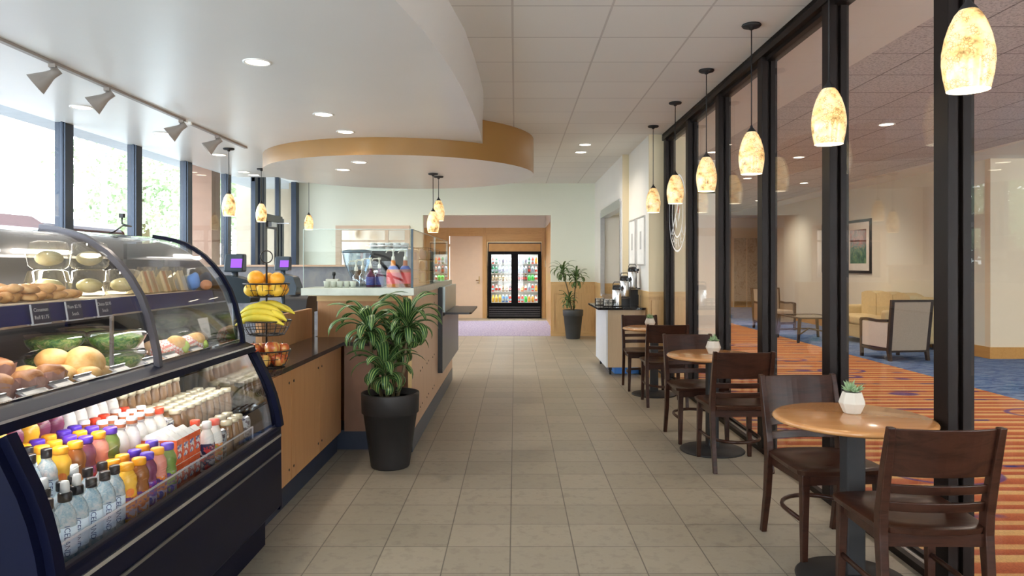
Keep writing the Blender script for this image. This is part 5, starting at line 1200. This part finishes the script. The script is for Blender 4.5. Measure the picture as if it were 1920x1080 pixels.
for y in (6.0,6.45,6.9): 
    for z in (.25,.55,1.05): b.lathe([(.0001,0),(.008,0),(.008,.003),(.0001,.003)], (-.785,y,z), 10, M=Matrix.Rotation(PI/2,3,'Y')); b.lathe([(.0001,0),(.008,0),(.008,.003),(.0001,.003)], (-.785,y+.12,z+.01), 10, M=Matrix.Rotation(PI/2,3,'Y'))
b.build('bolt', M_BLACK, t)
# glass guard on the ledge
t = thing('counter_glass_guard', 'clear glass guard standing round the raised counter', 'glass guard', (-1.2, 6.5, 1.247))
MB().box(-1.63,5.585,1.247,-.80,5.593,1.70).build('glass_panel', M_BARPANE, t)
MB().box(-.797,5.60,1.247,-.789,7.16,1.70).build('glass_panel', M_BARPANE, t); MB().box(-.797,7.18,1.247,-.789,8.45,1.70).build('glass_panel', M_BARPANE, t)
MB().box(-.803,5.582,1.247,-.786,5.600,1.70).build('corner_edge', plain('dark_glass_edge', (.02,.05,.07), .2), t)
ge = plain('bright_glass_edge', (.55,.66,.62), .2); MB().box(-1.63,5.585,1.698,-.80,5.593,1.702).box(-.797,5.6,1.698,-.789,8.45,1.702).box(-.797,7.155,1.247,-.789,7.165,1.70).box(-.797,8.445,1.247,-.789,8.452,1.70).box(-1.633,5.585,1.247,-1.63,5.593,1.70).build('polished_edge', ge, t)
# hanging black wing with shelf
t = thing('wing_panel', 'black edged slate wing panel with a cantilevered black shelf', 'counter wing', (-.76, 8.4, .33))
MB().box(-.785,7.36,.33,-.738,7.40,1.20).build('black_edge', M_BLACK, t)
MB().box(-.785,7.40,.33,-.738,9.42,.90).build('slate_panel', plain('slate_blue_panel', (.11,.12,.15), .35), t)
MB().prism([(-.738,7.5),(-.474,7.5),(-.455,7.54),(-.455,8.7),(-.738,8.7)], .915, .935, 'z').build('shelf', M_BLACK, t)
tag(MB().box(-.78,7.45,.94,-.72,8.8,1.20).build('steel_cabinet', plain('brushed_cabinet_steel', (.42,.46,.45), .3, .7)), 'brushed steel box above the cantilevered shelf', 'cabinet')

# ---------------------------------------------------------------- slate backed half wall, frame on the far wall
def slate():
    m, n, out = _new('slate_tile'); p = pri(n, out, rough=.45); f = noise(n, world_coords(n), 4, 6, .65, .5)
    lk(n, ramp(n, f, [(.35, (.09,.095,.115)), (.5, (.14,.145,.165)), (.65, (.19,.18,.18))]), p.inputs['Base Color']); return m
t = thing('half_wall', 'slate faced half wall with wooden cap behind the service counter', 'partition', (-2.8, 9.6, 0))
MB().box(-4.30,9.6,0,-1.15,9.72,1.405).build('slate_face', slate(), t); MB().box(-4.32,9.57,1.405,-1.13,9.75,1.43).build('cap_rail', wood('dull_oak_cap', (.36,.24,.16), (.42,.29,.2), .5, 'x'), t)
t = thing('framed_mirror', 'wide light wood framed mirror on the far wall', 'mirror', (-2.88, FLOORY, 1.1))
MB().box(-3.61,FLOORY-.05,2.13,-2.12,FLOORY,2.225).box(-3.61,FLOORY-.05,1.1,-3.50,FLOORY,2.13).box(-2.22,FLOORY-.05,1.1,-2.12,FLOORY,2.13).box(-3.50,FLOORY-.05,1.1,-2.22,FLOORY,1.18).build('frame', wood('pale_rosewood_frame', (.58,.42,.30), (.66,.50,.37), .45, 'x'), t)
MB().box(-3.50,FLOORY-.02,1.18,-2.22,FLOORY-.012,2.13).build('mirror_glass', plain('tinted_mirror', (.36,.30,.24), .12, 1.0, var=.01), t)
MB().box(-2.62,FLOORY-.045,1.18,-2.55,FLOORY-.02,2.13).box(-3.5,FLOORY-.03,1.9,-2.22,FLOORY-.02,1.93).build('divider', MATS['pale_rosewood_frame'], t)

# ---------------------------------------------------------------- equipment behind the glass
t = thing('espresso_machine', 'black and steel espresso machine behind the counter glass', 'coffee machine', (-1.17, 6.9, 1.13))
EX0, EX1 = -1.37, -.98
MB().box(EX0,6.62,1.13,EX1,7.15,1.20).build('base', M_STEEL, t, bevel=.01); MB().box(EX0+.01,6.82,1.20,EX1-.01,7.15,1.54).build('body', M_BLACK, t, bevel=.02)
MB().prism([(6.60,1.42),(6.80,1.36),(7.15,1.40),(7.15,1.56),(6.66,1.56)], EX0, EX1, 'x').build('head', M_BLACK, t, bevel=.015)
MB().box(EX0+.01,6.62,1.555,EX1-.01,7.15,1.575).tube([(EX0+.01,6.62,1.60),(EX1-.01,6.62,1.60)], .006, 8).tube([(EX0+.01,7.12,1.60),(EX1-.01,7.12,1.60)], .006, 8).build('cup_rail', M_CHROME, t)
for x in (EX0+.1,EX1-.1): MB().lathe([(.0001,0),(.035,0),(.035,.05),(.0001,.05)], (x,6.68,1.34), 16).tube([(x,6.66,1.355),(x,6.52,1.335)], [.010,.014], 10).build('portafilter', M_CHROME, t)
for r_ in range(2):
    for k in range(5):
        c = MB().lathe([(.0001,0),(.020,0),(.030,.05),(.032,.055),(.028,.052),(.018,.006),(.0001,.006)], (EX0+.05+.072*k,6.72+.14*r_,1.576), 14).build('espresso_cup', M_WHITE); tag(c, 'white cup on top of the espresso machine, %s row, %s from the grinder' % (['front','back'][r_], ORD[k]), 'cup', 'cups on the espresso machine')
t = thing('coffee_grinder', 'coffee grinder with large clear conical hopper', 'grinder', (-1.37, 6.28, 1.13))
MB().box(-.07,-.09,0,.07,.09,.14).build('body', M_BLACK, t, world=False, bevel=.015)
MB().lathe_open([(.040,.13),(.045,.16),(.105,.30),(.125,.40)], n=28).build('hopper', clear_glass('smoky_hopper', (.66,.78,.88), 1.6, base=.22, rough=.15), t, world=False)
MB().lathe([(.125,.40),(.128,.405),(.128,.42),(.06,.43),(.0001,.43)], n=28).build('hopper_lid', plain('dark_teal_lid', (.05,.08,.10), .3), t, world=False)
MB().lathe([(.0001,.135),(.038,.14),(.075,.24),(.0001,.26)], n=20).build('coffee_beans', plain('beans_brown', (.05,.025,.012), .5, var=.5, scale=60), t, world=False)
M_SYR = clear_glass('clear_syrup_bottle', (.88,.92,.96), 1.0, base=.16); M_PUMP = plain('cream_pump', (.72,.70,.62), .35)
def syrup(x, y, z, h, r, bm, lab, lm=None, cap=None):
    t = thing('syrup_bottle', lab, 'syrup bottle', (x, y, z))
    MB().lathe([(.0001,.001),(r,0),(r,h*.62),(r*.35,h*.82),(r*.32,h),(.0001,h)], n=18).build('body', bm, t, world=False)
    if lm: MB().lathe_open([(r*1.02,h*.12),(r*1.02,h*.55)], n=18).build('label', lm, t, world=False)
    if cap: MB().lathe([(.0001,h*.6),(r*1.03,h*.6),(r*.5,h*.8),(.0001,h*.8)], n=18).build('collar', cap, t, world=False)
    MB().lathe([(.0001,h),(.016,h),(.014,h+.03),(.007,h+.035),(.006,h+.07),(.014,h+.072),(.012,h+.088),(.0001,h+.088)], n=12).tube([(0,0,h+.08),(-.045,-.02,h+.078),(-.055,-.025,h+.06)], .005, 6).build('pump', M_PUMP, t, world=False)
syrup(-1.285,5.86,1.247,.13,.030,M_SYR,'clear syrup pump bottle, first one beside the grinder hopper'); syrup(-1.245,5.92,1.247,.14,.030,M_SYR,'clear syrup pump bottle, second one beside the grinder hopper')
syrup(-1.165,5.84,1.247,.15,.036,plain('dark_syrup', (.10,.03,.08), .2),'short dark syrup pump bottle with navy label',plain('navy_label', (.03,.04,.22), .4)); syrup(-1.105,5.90,1.247,.15,.036,MATS['dark_syrup'],'dark syrup pump bottle behind the short navy one',MATS['navy_label'])
syrup(-.985,5.86,1.247,.215,.055,plain('orange_sauce', (.80,.26,.05), .3),'large orange sauce pump bottle with red band',plain('red_band_label', (.70,.07,.07), .4), plain('blue_collar', (.06,.10,.42), .35)); syrup(-.90,5.94,1.247,.215,.055,plain('caramel_sauce', (.42,.12,.04), .3),'large caramel sauce pump bottle next to the glass corner',MATS['red_band_label'], MATS['blue_collar'])
for k in range(5):
    c = MB().lathe([(.0001,0),(.020,0),(.027,.045),(.028,.05),(.024,.048),(.0001,.006)], (-1.50+.052*k,5.78+.01*(k%2),1.247), 14).build('small_cup', M_PUMP); tag(c, 'small cream cup on the stone ledge, %s from the glass end' % ORD[k], 'cup', 'small cups on the stone ledge')
t = thing('knock_box', 'small black handled tamper on a white block on the ledge', 'tamper', (-1.47, 5.88, 1.247)); MB().box(-.06,-.03,0,.04,.03,.065).build('block', M_PUMP, t, world=False, bevel=.004); MB().lathe([(.0001,.065),(.008,.065),(.008,.085),(.016,.10),(.014,.12),(.0001,.122)], n=12).build('handle', M_BLACK, t, world=False)
# menu holder and snack rack behind the side glass
t = thing('menu_holder', 'white acrylic menu holder behind the side glass', 'sign', (-.90, 6.5, 1.247))
MB().box(-.905,6.02,1.247,-.895,6.72,1.56).build('sheet', plain('menu_lilac_white', (.70,.71,.80), .4), t); MB().box(-.893,6.42,1.47,-.892,6.56,1.54).box(-.893,6.15,1.38,-.892,6.6,1.385).box(-.893,6.15,1.30,-.892,6.6,1.305).build('print', plain('menu_blue_print', (.25,.30,.55), .5), t)
t = thing('snack_rack', 'black wire rack of snack bags on the counter end', 'rack', (-.90, 7.6, 1.247)); b = MB()
for y in (7.0,7.35,7.7,8.05):
    for x in (-.98,-.84): b.tube([(x,y,1.247),(x,y,1.60)], .004, 5)
for z in (1.26,1.37,1.48,1.59):
    b.tube([(-.98,7.0,z),(-.84,7.0,z),(-.84,8.05,z),(-.98,8.05,z)], .004, 5, closed=True)
b.build('wire_frame', M_BLACK, t)
rr = random.Random(3)
SB = [plain('snack_tan', (.50,.38,.22), .35), plain('snack_grey', (.42,.42,.46), .35), plain('snack_brown', (.30,.18,.10), .35), plain('snack_green', (.30,.36,.20), .35)]
for q, z in enumerate((1.262,1.372,1.482)):
    for k in range(7):
        o = lump('snack_bag', (-.91, 7.08+.14*k, z), .048, (.6,.95,1.0), SB[rr.randrange(4)], 200+q*9+k, .08); tag(o, 'shiny snack bag on the %s level of the wire rack, %s from its near end' % (['bottom','middle','top'][q], ORD[k]), 'snack bag', 'snack bags in the wire rack')

# ---------------------------------------------------------------- card terminals, printer
def terminal(x, y, lab, s):
    t = thing('card_terminal', lab, 'card terminal', (x, y, .836)); g = plain('terminal_charcoal', (.035,.05,.065), .35)
    MB().box(-.09*s,-.07*s,0,.09*s,.07*s,.02).tube([(0,0,.02),(0,0,.42)], .016, 10).build('stand', g, t, world=False)
    MB().prism([(-.09,.36),(.12,.36),(.13,.42),(.10,.50),(-.04,.53),(-.10,.50)], -.08, .08, 'y').build('base_unit', g, t, world=False, bevel=.015)
    hx = .058*s; MB().hexa([(-hx,-.04,.545),(hx,-.04,.545),(hx,.04,.545),(-hx,.04,.545)], [(-hx,-.015,.655),(hx,-.015,.655),(hx*.95,.05,.655),(-hx*.95,.05,.655)]).build('screen_housing', g, t, world=False, bevel=.010)
    sx0 = -.012; MB().hexa([(sx0,-.0400,.572),(hx-.006,-.0400,.572),(hx-.006,-.030,.572),(sx0,-.030,.572)], [(sx0,-.0265,.625),(hx-.006,-.0265,.625),(hx-.006,-.017,.625),(sx0,-.017,.625)]).build('lit_screen', emis('purple_screen', (.35,.12,.85), 1.3), t, world=False)
    MB().tube([(0,0,.50),(0,0,.55)], .02, 10).build('neck', g, t, world=False)
terminal(-1.70, 4.40, 'grey card terminal with purple screen right behind the display case', 1.0); terminal(-1.80, 5.62, 'grey card terminal with purple screen behind the fruit stand', 1.0)
t = thing('receipt_printer', 'black receipt printer with paper above the maple divider', 'printer', (-1.84, 6.2, .836))
MB().prism([(6.02,1.02),(6.38,1.02),(6.38,1.19),(6.20,1.20),(6.06,1.14)], -1.96, -1.74, 'x').build('body', M_BLACKMATT, t, bevel=.015); MB().box(-1.94,6.04,.836,-1.76,6.36,1.02).build('stand', M_BLACKMATT, t); MB().box(-1.90,6.12,1.185,-1.82,6.20,1.215).build('paper', M_PAPER, t)

# ---------------------------------------------------------------- three tier fruit stand
FX, FY, FZ = -1.44, 4.20, .836
t = thing('fruit_stand', 'three tier black wire fruit stand on the granite counter', 'fruit stand', (FX, FY, FZ)); M_WIRE = plain('dark_wire', (.03,.022,.018), .35, .4)
MB().tube([(0,0,.0),(0,0,.60)], .006, 8).tube([(.035*math.cos(a), 0, .635+.035*math.sin(a)) for a in [2*PI*i/20 for i in range(20)]], .0035, 6, closed=True).build('centre_pole', M_WIRE, t, world=False)
def basket(z, r0, r1, h, dx=0):
    b = MB(); b.tube([(dx+r1*math.cos(a), r1*math.sin(a), z+h) for a in [2*PI*i/36 for i in range(36)]], .0042, 6, closed=True); b.tube([(dx+r0*math.cos(a), r0*math.sin(a), z) for a in [2*PI*i/30 for i in range(30)]], .003, 5, closed=True)
    b.tube([(dx+(r0+r1)/2*math.cos(a), (r0+r1)/2*math.sin(a), z+h/2) for a in [2*PI*i/30 for i in range(30)]], .002, 5, closed=True)
    for i in range(22):
        a = 2*PI*i/22; c, s_ = math.cos(a), math.sin(a); b.tube([(dx+.02*c,.02*s_,z),(dx+r0*c,r0*s_,z),(dx+(r0*.35+r1*.65)*c,(r0*.35+r1*.65)*s_,z+h*.5),(dx+r1*c,r1*s_,z+h)], .0018, 4)
    b.build('wire_basket', M_WIRE, t, world=False)
basket(.405,.095,.128,.075); basket(.185,.10,.138,.080); basket(.004,.10,.135,.090)
def orange_mat():
    m, n, out = _new('orange_peel'); p = pri(n, out, rough=.42); f = noise(n, coords(n), 9, 2); v = n.nodes.new('ShaderNodeTexVoronoi'); lk(n, coords(n), v.inputs[0]); v.inputs['Scale'].default_value = 180
    lk(n, ramp(n, f, [(.35, (.90,.36,.02)), (.65, (.95,.50,.06))]), p.inputs['Base Color']); bump(n, p, v.outputs['Distance'], .25, .002); return m
def apple_mat():
    m, n, out = _new('red_gold_apple'); p = pri(n, out, rough=.25, coat=.3); f = noise(n, coords(n, (1,1,.4)), 14, 4, .6)
    lk(n, ramp(n, f, [(.36, (.38,.04,.02)), (.5, (.62,.16,.05)), (.62, (.78,.50,.12))]), p.inputs['Base Color']); return m
M_OR = orange_mat(); M_AP = apple_mat(); M_LEM = plain('yellow_orange_peel', (.90,.55,.06), .4, var=.1)
def fruit(name, x, y, z, r, m, lab, cat, grp, flat=.94):
    t = thing(name, lab, cat, (FX+x, FY+y, FZ+z), x*30, grp)
    if name == 'apple':
        pr = [(.0001,-.80),(.30,-.93),(.62,-.86),(.92,-.42),(1.0,.08),(.90,.52),(.60,.84),(.28,.86),(.08,.70),(.0001,.66)]
        MB().lathe([(a*r, c*r*.95) for a, c in pr], n=20).build('flesh', m, t, world=False); MB().tube([(0,0,r*.62),(r*.12,0,r*1.05)], r*.05, 5).build('stalk', M_STEM, t, world=False)
    else:
        MB().ball((0,0,0), r, seg=20, rings=14, sc_=(1,1,flat)).build('peel', m, t, world=False); MB().lathe([(.0001,0),(r*.09,0),(r*.07,r*.03),(.0001,r*.03)], (0,0,r*flat), 8).build('stem_button', M_STEM, t, world=False)
OG = 'oranges in the top basket'
for i, (x, y, z, r, m) in enumerate([(-.070,-.055,.445,.040,M_LEM),(.005,-.080,.446,.038,M_LEM),(.072,-.050,.445,.040,M_LEM),(-.075,.045,.445,.040,M_OR),(.01,.075,.446,.040,M_OR),(.075,.045,.445,.040,M_OR),(-.055,-.018,.512,.047,M_OR),(.066,-.012,.506,.042,M_OR),(-.01,.062,.505,.040,M_OR)]):
    fruit('orange', x, y, z, r, m, ['orange low in the basket front near the case','orange low in the middle of the basket front','orange low in the basket front away from the case','orange at the back near the case','orange at the back middle','orange at the back away from the case','biggest orange on top of the basket, nearest the case','orange on top of the basket, away from the case','orange on top behind the centre pole'][i], 'orange', OG)
AG = 'apples in the bottom basket'
for i, (x, y, z, r) in enumerate([(-.065,-.055,.043,.038),(.012,-.078,.043,.040),(.078,-.040,.043,.038),(-.07,.045,.043,.038),(.01,.07,.043,.038),(.075,.045,.043,.038),(-.062,-.030,.104,.041),(.045,-.035,.110,.044),(.085,.03,.100,.038),(-.04,.06,.10,.036)]):
    fruit('apple', x, y, z, r, M_AP, ['apple low at the front near the case','apple low in the middle of the basket front','apple low at the front away from the case','apple low at the back near the case','apple low at the back middle','apple low at the back away from the case','red and gold apple on top, near the case','largest red apple on top right of the pole','apple on top at the basket rim away from the case','apple on top behind the pole'][i], 'apple', AG)
def ban_mat():
    m, n, out = _new('banana_skin'); p = pri(n, out, rough=.45); f = noise(n, coords(n), 7, 3); lk(n, ramp(n, f, [(.34, (.55,.52,.06)), (.5, (.82,.64,.06)), (.7, (.88,.72,.12))]), p.inputs['Base Color']); return m
M_BAN = ban_mat(); M_TIP = plain('banana_tip', (.12,.10,.04), .6)
for i, (y, z, ln, rz, dx) in enumerate([(-.095,.262,.27,.05,-.005),(-.070,.292,.26,.02,-.015),(-.035,.322,.25,-.04,-.02),(.01,.335,.22,.1,.01),(-.055,.285,.20,-.35,.05),(.06,.315,.22,.2,.03)]):
    t = thing('banana', ['banana lying lowest at the front of the middle basket','banana second from the front in the middle basket','banana arching on top in the middle basket','banana behind the top arching one','greenish banana crossing toward the counter side','banana at the back of the middle basket'][i], 'banana', (FX+dx, FY+y, FZ+z), rz, 'bananas in the middle basket')
    N = 12; pts = []; rs = []
    for k in range(N+1):
        u = -1 + 2*k/N; pts.append((u*ln/2, 0, .042*(1-u*u) - .015)); rs.append(.0225*max(.25, (1-abs(u)**3.5)))
    MB().tube(pts, rs, 7).build('peel', M_BAN, t, world=False); MB().tube([pts[0], (pts[0][0]-.016,0,pts[0][2]-.012)], [.0055,.005], 6).build('tip', M_TIP, t, world=False)

# ---------------------------------------------------------------- drinks cooler in the corridor niche
t = thing('drinks_cooler', 'tall black two door glass drinks cooler with lit shelves', 'cooler', (0, 19.9, 0))
x0, x1, yf = -.731, .703, 19.50
M_COOLB = plain('cooler_black', (.006,.006,.007), .4, spec=.1)
MB().box(x0,yf+.02,0,x1,20.2,.36).box(x0,yf+.02,.36,x0+.04,20.2,2.04).box(x1-.04,yf+.02,.36,x1,20.2,2.04).box(x0,yf+.02,1.98,x1,20.2,2.04).box(x0,20.16,.36,x1,20.2,2.04).build('cabinet', M_COOLB, t)
MB().box(x0+.02,yf,1.80,x1-.02,yf+.03,2.01).build('sign_panel', plain('amber_wood_sign', (.55,.32,.11), .35), t); MB().box(x0,yf-.005,2.01,x1,yf+.03,2.04).box(x0,yf-.005,1.78,x0+.022,yf+.03,2.01).box(x1-.022,yf-.005,1.78,x1,yf+.03,2.01).build('sign_surround', M_BLACK, t)
for k, (a, b_) in enumerate(((x0, -.014), (-.014, x1))):
    d = MB().box(a,yf-.03,.36,a+.09,yf,1.80).box(b_-.09,yf-.03,.36,b_,yf,1.80).box(a+.09,yf-.03,1.72,b_-.09,yf,1.80).box(a+.09,yf-.03,.36,b_-.09,yf,.42).build('door', M_COOLB, t)
    MB().box(a+.09,yf-.018,.42,b_-.09,yf-.012,1.72).build('door_glass', M_PANECASE, d)
for k in range(5): MB().box(x0+.03,yf-.01,.05+.058*k,x1-.03,yf+.0,.085+.058*k).build('grille', M_STRIP if False else plain('grille_grey', (.06,.06,.065), .3, .4), t)
MB().box(x0,yf+.0,0,x1,yf+.02,.36).build('lower_front', M_COOLB, t)
MB().box(x0+.04,20.12,.40,x1-.04,20.15,1.98).build('lit_back', plain('cooler_liner', (.85,.88,.85), .4), t)
ZS = [.43,.72,1.01,1.22,1.47]
for z in ZS: MB().box(x0+.05,yf+.05,z-.02,x1-.05,20.1,z).build('shelf', M_WHITE, t); 
for x in (x0+.062, -.014, x1-.062): MB().box(x-.008,yf+.03,.45,x+.008,yf+.045,1.74).build('light_strip', emis('cooler_led', (.92,1.0,.95), 7.0), t)
light('AREA', 'cooler_light', (0, yf+.12-19.9, 1.76), 30, (.92,1,.95), t, shape='RECTANGLE', size=1.2, size_y=.1)
for zl in (1.40,1.15,.95,.65): light('AREA', 'cooler_light', (0, yf+.10-19.9, zl), 5, (.92,1,.95), t, shape='RECTANGLE', size=1.2, size_y=.06)
# bottles and cans, one small model per colour
def mini(name, h, r, body, cap, band_=None):
    m = MB().lathe([(.0001,0),(r,.0),(r,h*.62),(r*.45,h*.82),(r*.42,h*.9)], n=10, m=0); m.lathe([(r*.5,h*.9),(r*.5,h),(.0001,h)], n=10, m=1)
    if band_: m.lathe_open([(r*1.03,h*.2),(r*1.03,h*.5)], n=10, m=2)
    return m.build(name, [body, cap] + ([band_] if band_ else []), None, world=False, recentre=False)
def minican(name, h, r, body): return MB().lathe([(.0001,0),(r*.9,0),(r,.01),(r,h*.93),(r*.85,h),(.0001,h)], n=10).build(name, [body], None, world=False, recentre=False)
MW = plain('fridge_water', (.55,.70,.78), .2); MLG = plain('fridge_green', (.05,.62,.08), .3); MDK = plain('fridge_cola', (.05,.02,.015), .25); MRD = plain('fridge_red', (.70,.06,.04), .3); MTN = plain('fridge_coffee', (.42,.28,.16), .3); MYL = plain('fridge_yellow', (.88,.55,.08), .3); MBL = plain('fridge_blue', (.10,.25,.62), .3); MLI = plain('fridge_lilac', (.45,.48,.70), .3); MOR = plain('fridge_orange', (.88,.30,.06), .3); MGD = plain('fridge_dark_green', (.03,.20,.10), .3)
mw = mini('cooler_water_bottle', .21, .036, MW, M_WHITE, MLI); mg = mini('green_soda_bottle', .19, .036, MLG, M_WHITE, MLG); mgd = mini('dark_green_bottle', .2, .036, MGD, M_WHITE, MW); md = mini('cola_bottle', .19, .036, MDK, M_RED, MRD); mli = mini('lilac_water_bottle', .2, .037, MLI, M_WHITE, MW); mo = mini('orange_soda_bottle', .19, .036, MOR, M_WHITE, MYL)
mt = mini('coffee_bottle', .16, .034, MTN, M_LIDB, M_LIDB); my = mini('yellow_juice_bottle', .19, .035, MYL, M_CO, MYL); mbl = mini('blue_sport_bottle', .2, .036, MBL, M_WHITE, MW); mrd = mini('red_drink_bottle', .19, .035, MRD, M_WHITE, MW); mmk = mini('cream_milk_bottle', .18, .035, M_MILK, M_RED, MRD)
lay = [ # shelf index -> left door, right door
 (4, [mrd, mgd, mw, mw, mw, mw], [mli, mli, mw, mgd, mrd, mo]), (3, [mgd, mgd, mw, mw, mw, mw], [mli, mli, mli, md, mw, mmk]), (2, [mt]*6, [md, md, md, mg, mg, mmk]),
 (1, [mrd, mmk, mmk, mt, mt, md], [mmk, mo, mmk, mw, mrd, mo]), (0, [my, my, my, mbl, mbl, mrd], [mrd, mrd, mg, mo, mo, mmk])]
nm = {mw:'clear water bottle', mg:'bright green soda bottle', mgd:'dark green bottle', md:'dark cola bottle', mli:'lilac labelled water bottle', mo:'orange soda bottle', mt:'tan coffee bottle', my:'yellow juice bottle', mbl:'blue sports drink bottle', mrd:'red drink bottle', mmk:'cream milk bottle'}
usedm = set()
for si, L_, R_b in lay:
    for door, lst, xa in (('left', L_, x0+.13), ('right', R_b, .10)):
        for i, pr in enumerate(lst):
            o = pr if pr not in usedm else pr.copy()
            if pr in usedm: COL.objects.link(o)
            usedm.add(pr)
            o.location = (xa + i*.093, yf+.11, ZS[si]+.001); k_ = nm[pr]
            tag(o, '%s, %s cooler shelf, %s door, %s bottle from its hinge side' % (k_, ['bottom','lower','middle','upper','top'][si], door, ORD[i]), 'bottle', 'drinks on the %s cooler shelf' % ['bottom','second lowest','middle','second highest','top'][si])
tag(MB().box(.725,YB-.012,1.38,.815,YB,1.56).build('wall_switch', M_WHITE), 'white switch plate on the oak wall beside the cooler', 'switch')

# light inside the corridor: unseen ceiling lamps added to brighten it
used = set(); pc = make_downlight('added_corridor_downlight', 130, (1,.95,.9))
for i, (x, y) in enumerate([(-.5,16.2),(-.5,18.0),(-2.4,17.0)]): place(pc, used, (x, y, 2.90), 0, 'added corridor ceiling downlight, %s' % ['just inside the wide opening','in front of the drinks cooler','in the side branch before the cream door'][i], 'added corridor downlights')

# ---------------------------------------------------------------- outside the windows
smesh('ground', MB().box(-60,Y0-20,-.3,XW-.1,70,-.12), plain('pale_paving', (.55,.54,.50), .8))
smesh('wall_outside', MB().box(-6.15,16.0,-.12,-4.45,16.15,3.3).box(-4.6,14.75,-.12,-4.45,16.0,3.3), plain('tan_exterior_stucco', (.34,.28,.20), .8))
smesh('trim_70', MB().box(-5.74,4.0,3.10,-4.47,15.9,3.25), plain('eave_grey', (.42,.44,.46), .6))
tag(MB().box(-5.35,11.95,-.12,-5.0,12.3,3.10).build('exterior_column', plain('rosy_stucco', (.36,.21,.145), .7)), 'rosy tan stucco column outside the windows', 'column')
t = thing('street_lamp', 'thin dark street lamp in front of the tree outside', 'street lamp', (-10.2,18,-.12))
MB().tube([(0,0,0),(0,0,4.35)], .07, 8).tube([(0,0,4.3),(.5,-.1,4.4)], .04, 6).build('pole', M_STEEL, t, world=False); MB().box(.40,-.25,4.32,.85,.05,4.45).build('lamp_head', M_STEEL, t, world=False)
t = thing('parked_suv', 'dark red sport utility vehicle parked outside', 'car', (0,0,0)); M_CARP = plain('dark_red_paint', (.07,.010,.014), .25, coat=.3)
MB().prism([(-9.7,.35),(-5.35,.35),(-5.30,.95),(-5.45,1.25),(-5.62,1.32),(-5.78,1.95),(-5.95,2.06),(-6.6,2.12),(-7.6,2.08),(-8.2,1.45),(-9.5,1.25),(-9.8,.9)], 8.5, 10.2, 'y').build('car_body', M_CARP, t, bevel=.06)
MB().prism([(-5.80,1.42),(-5.92,1.88),(-6.55,1.93),(-6.55,1.42)], 8.49, 8.5, 'y').prism([(-6.65,1.42),(-6.65,1.93),(-7.5,1.92),(-7.95,1.45)], 8.49, 8.5, 'y').build('car_window', plain('car_tinted_glass', (.02,.03,.06), .05), t)
for x in (-6.1,-8.8):
    for y in (8.6, 10.1): MB().tube([(x,y-.1,.33),(x,y+.1,.33)], .34, 22).build('wheel', M_BLACKMATT, t)
t.location = (.28, 0, -.06)
M_TREE = plain('pale_tree_leaves', (.42,.52,.30), .6, var=.4, scale=2)
def tree(x, y, h, r, lab, seed, n=3000):
    t = thing('leafy_tree', lab, 'tree', (x, y, -.12)); R = random.Random(seed)
    MB().tube([(0,0,0),(.1,0,h*.4),(0,.1,h*.7)], [.16,.12,.06], 8).build('trunk', M_STEM, t, world=False)
    b = MB(); blobs = [(R.uniform(-.6,.6)*r, R.uniform(-.6,.6)*r, h*R.uniform(.45,.86), r*R.uniform(.35,.6)) for _ in range(12)]
    for _ in range(n):
        bx, by, bz, br = R.choice(blobs); d = Vector((R.gauss(0,1),R.gauss(0,1),R.gauss(0,1))).normalized()*br*R.uniform(.6,1.05); c = Vector((bx,by,bz))+d
        if c.z < h*.22: continue
        a = Vector((R.gauss(0,1),R.gauss(0,1),R.gauss(0,1))).normalized()*.10; e = a.orthogonal().normalized()*.055; b.add([c-a, c+e, c+a, c-e], [(0,1,2,3)])
    b.build('crown', M_TREE, t, world=False, recentre=False, attr=[0]*len(b.v))
tree(-11.3, 22, 5.8, 2.3, 'leafy tree outside between the first window posts', 1); tree(-9.5, 22.5, 5.6, 2.4, 'leafy tree outside just left of the rosy column', 2); tree(-14.0, 27, 3.9, 2.2, 'lower leafy tree farther off outside, behind the street lamp', 4); tree(-10.3, 29, 6.4, 3.0, 'leafy tree far outside, showing past the rosy column', 5)
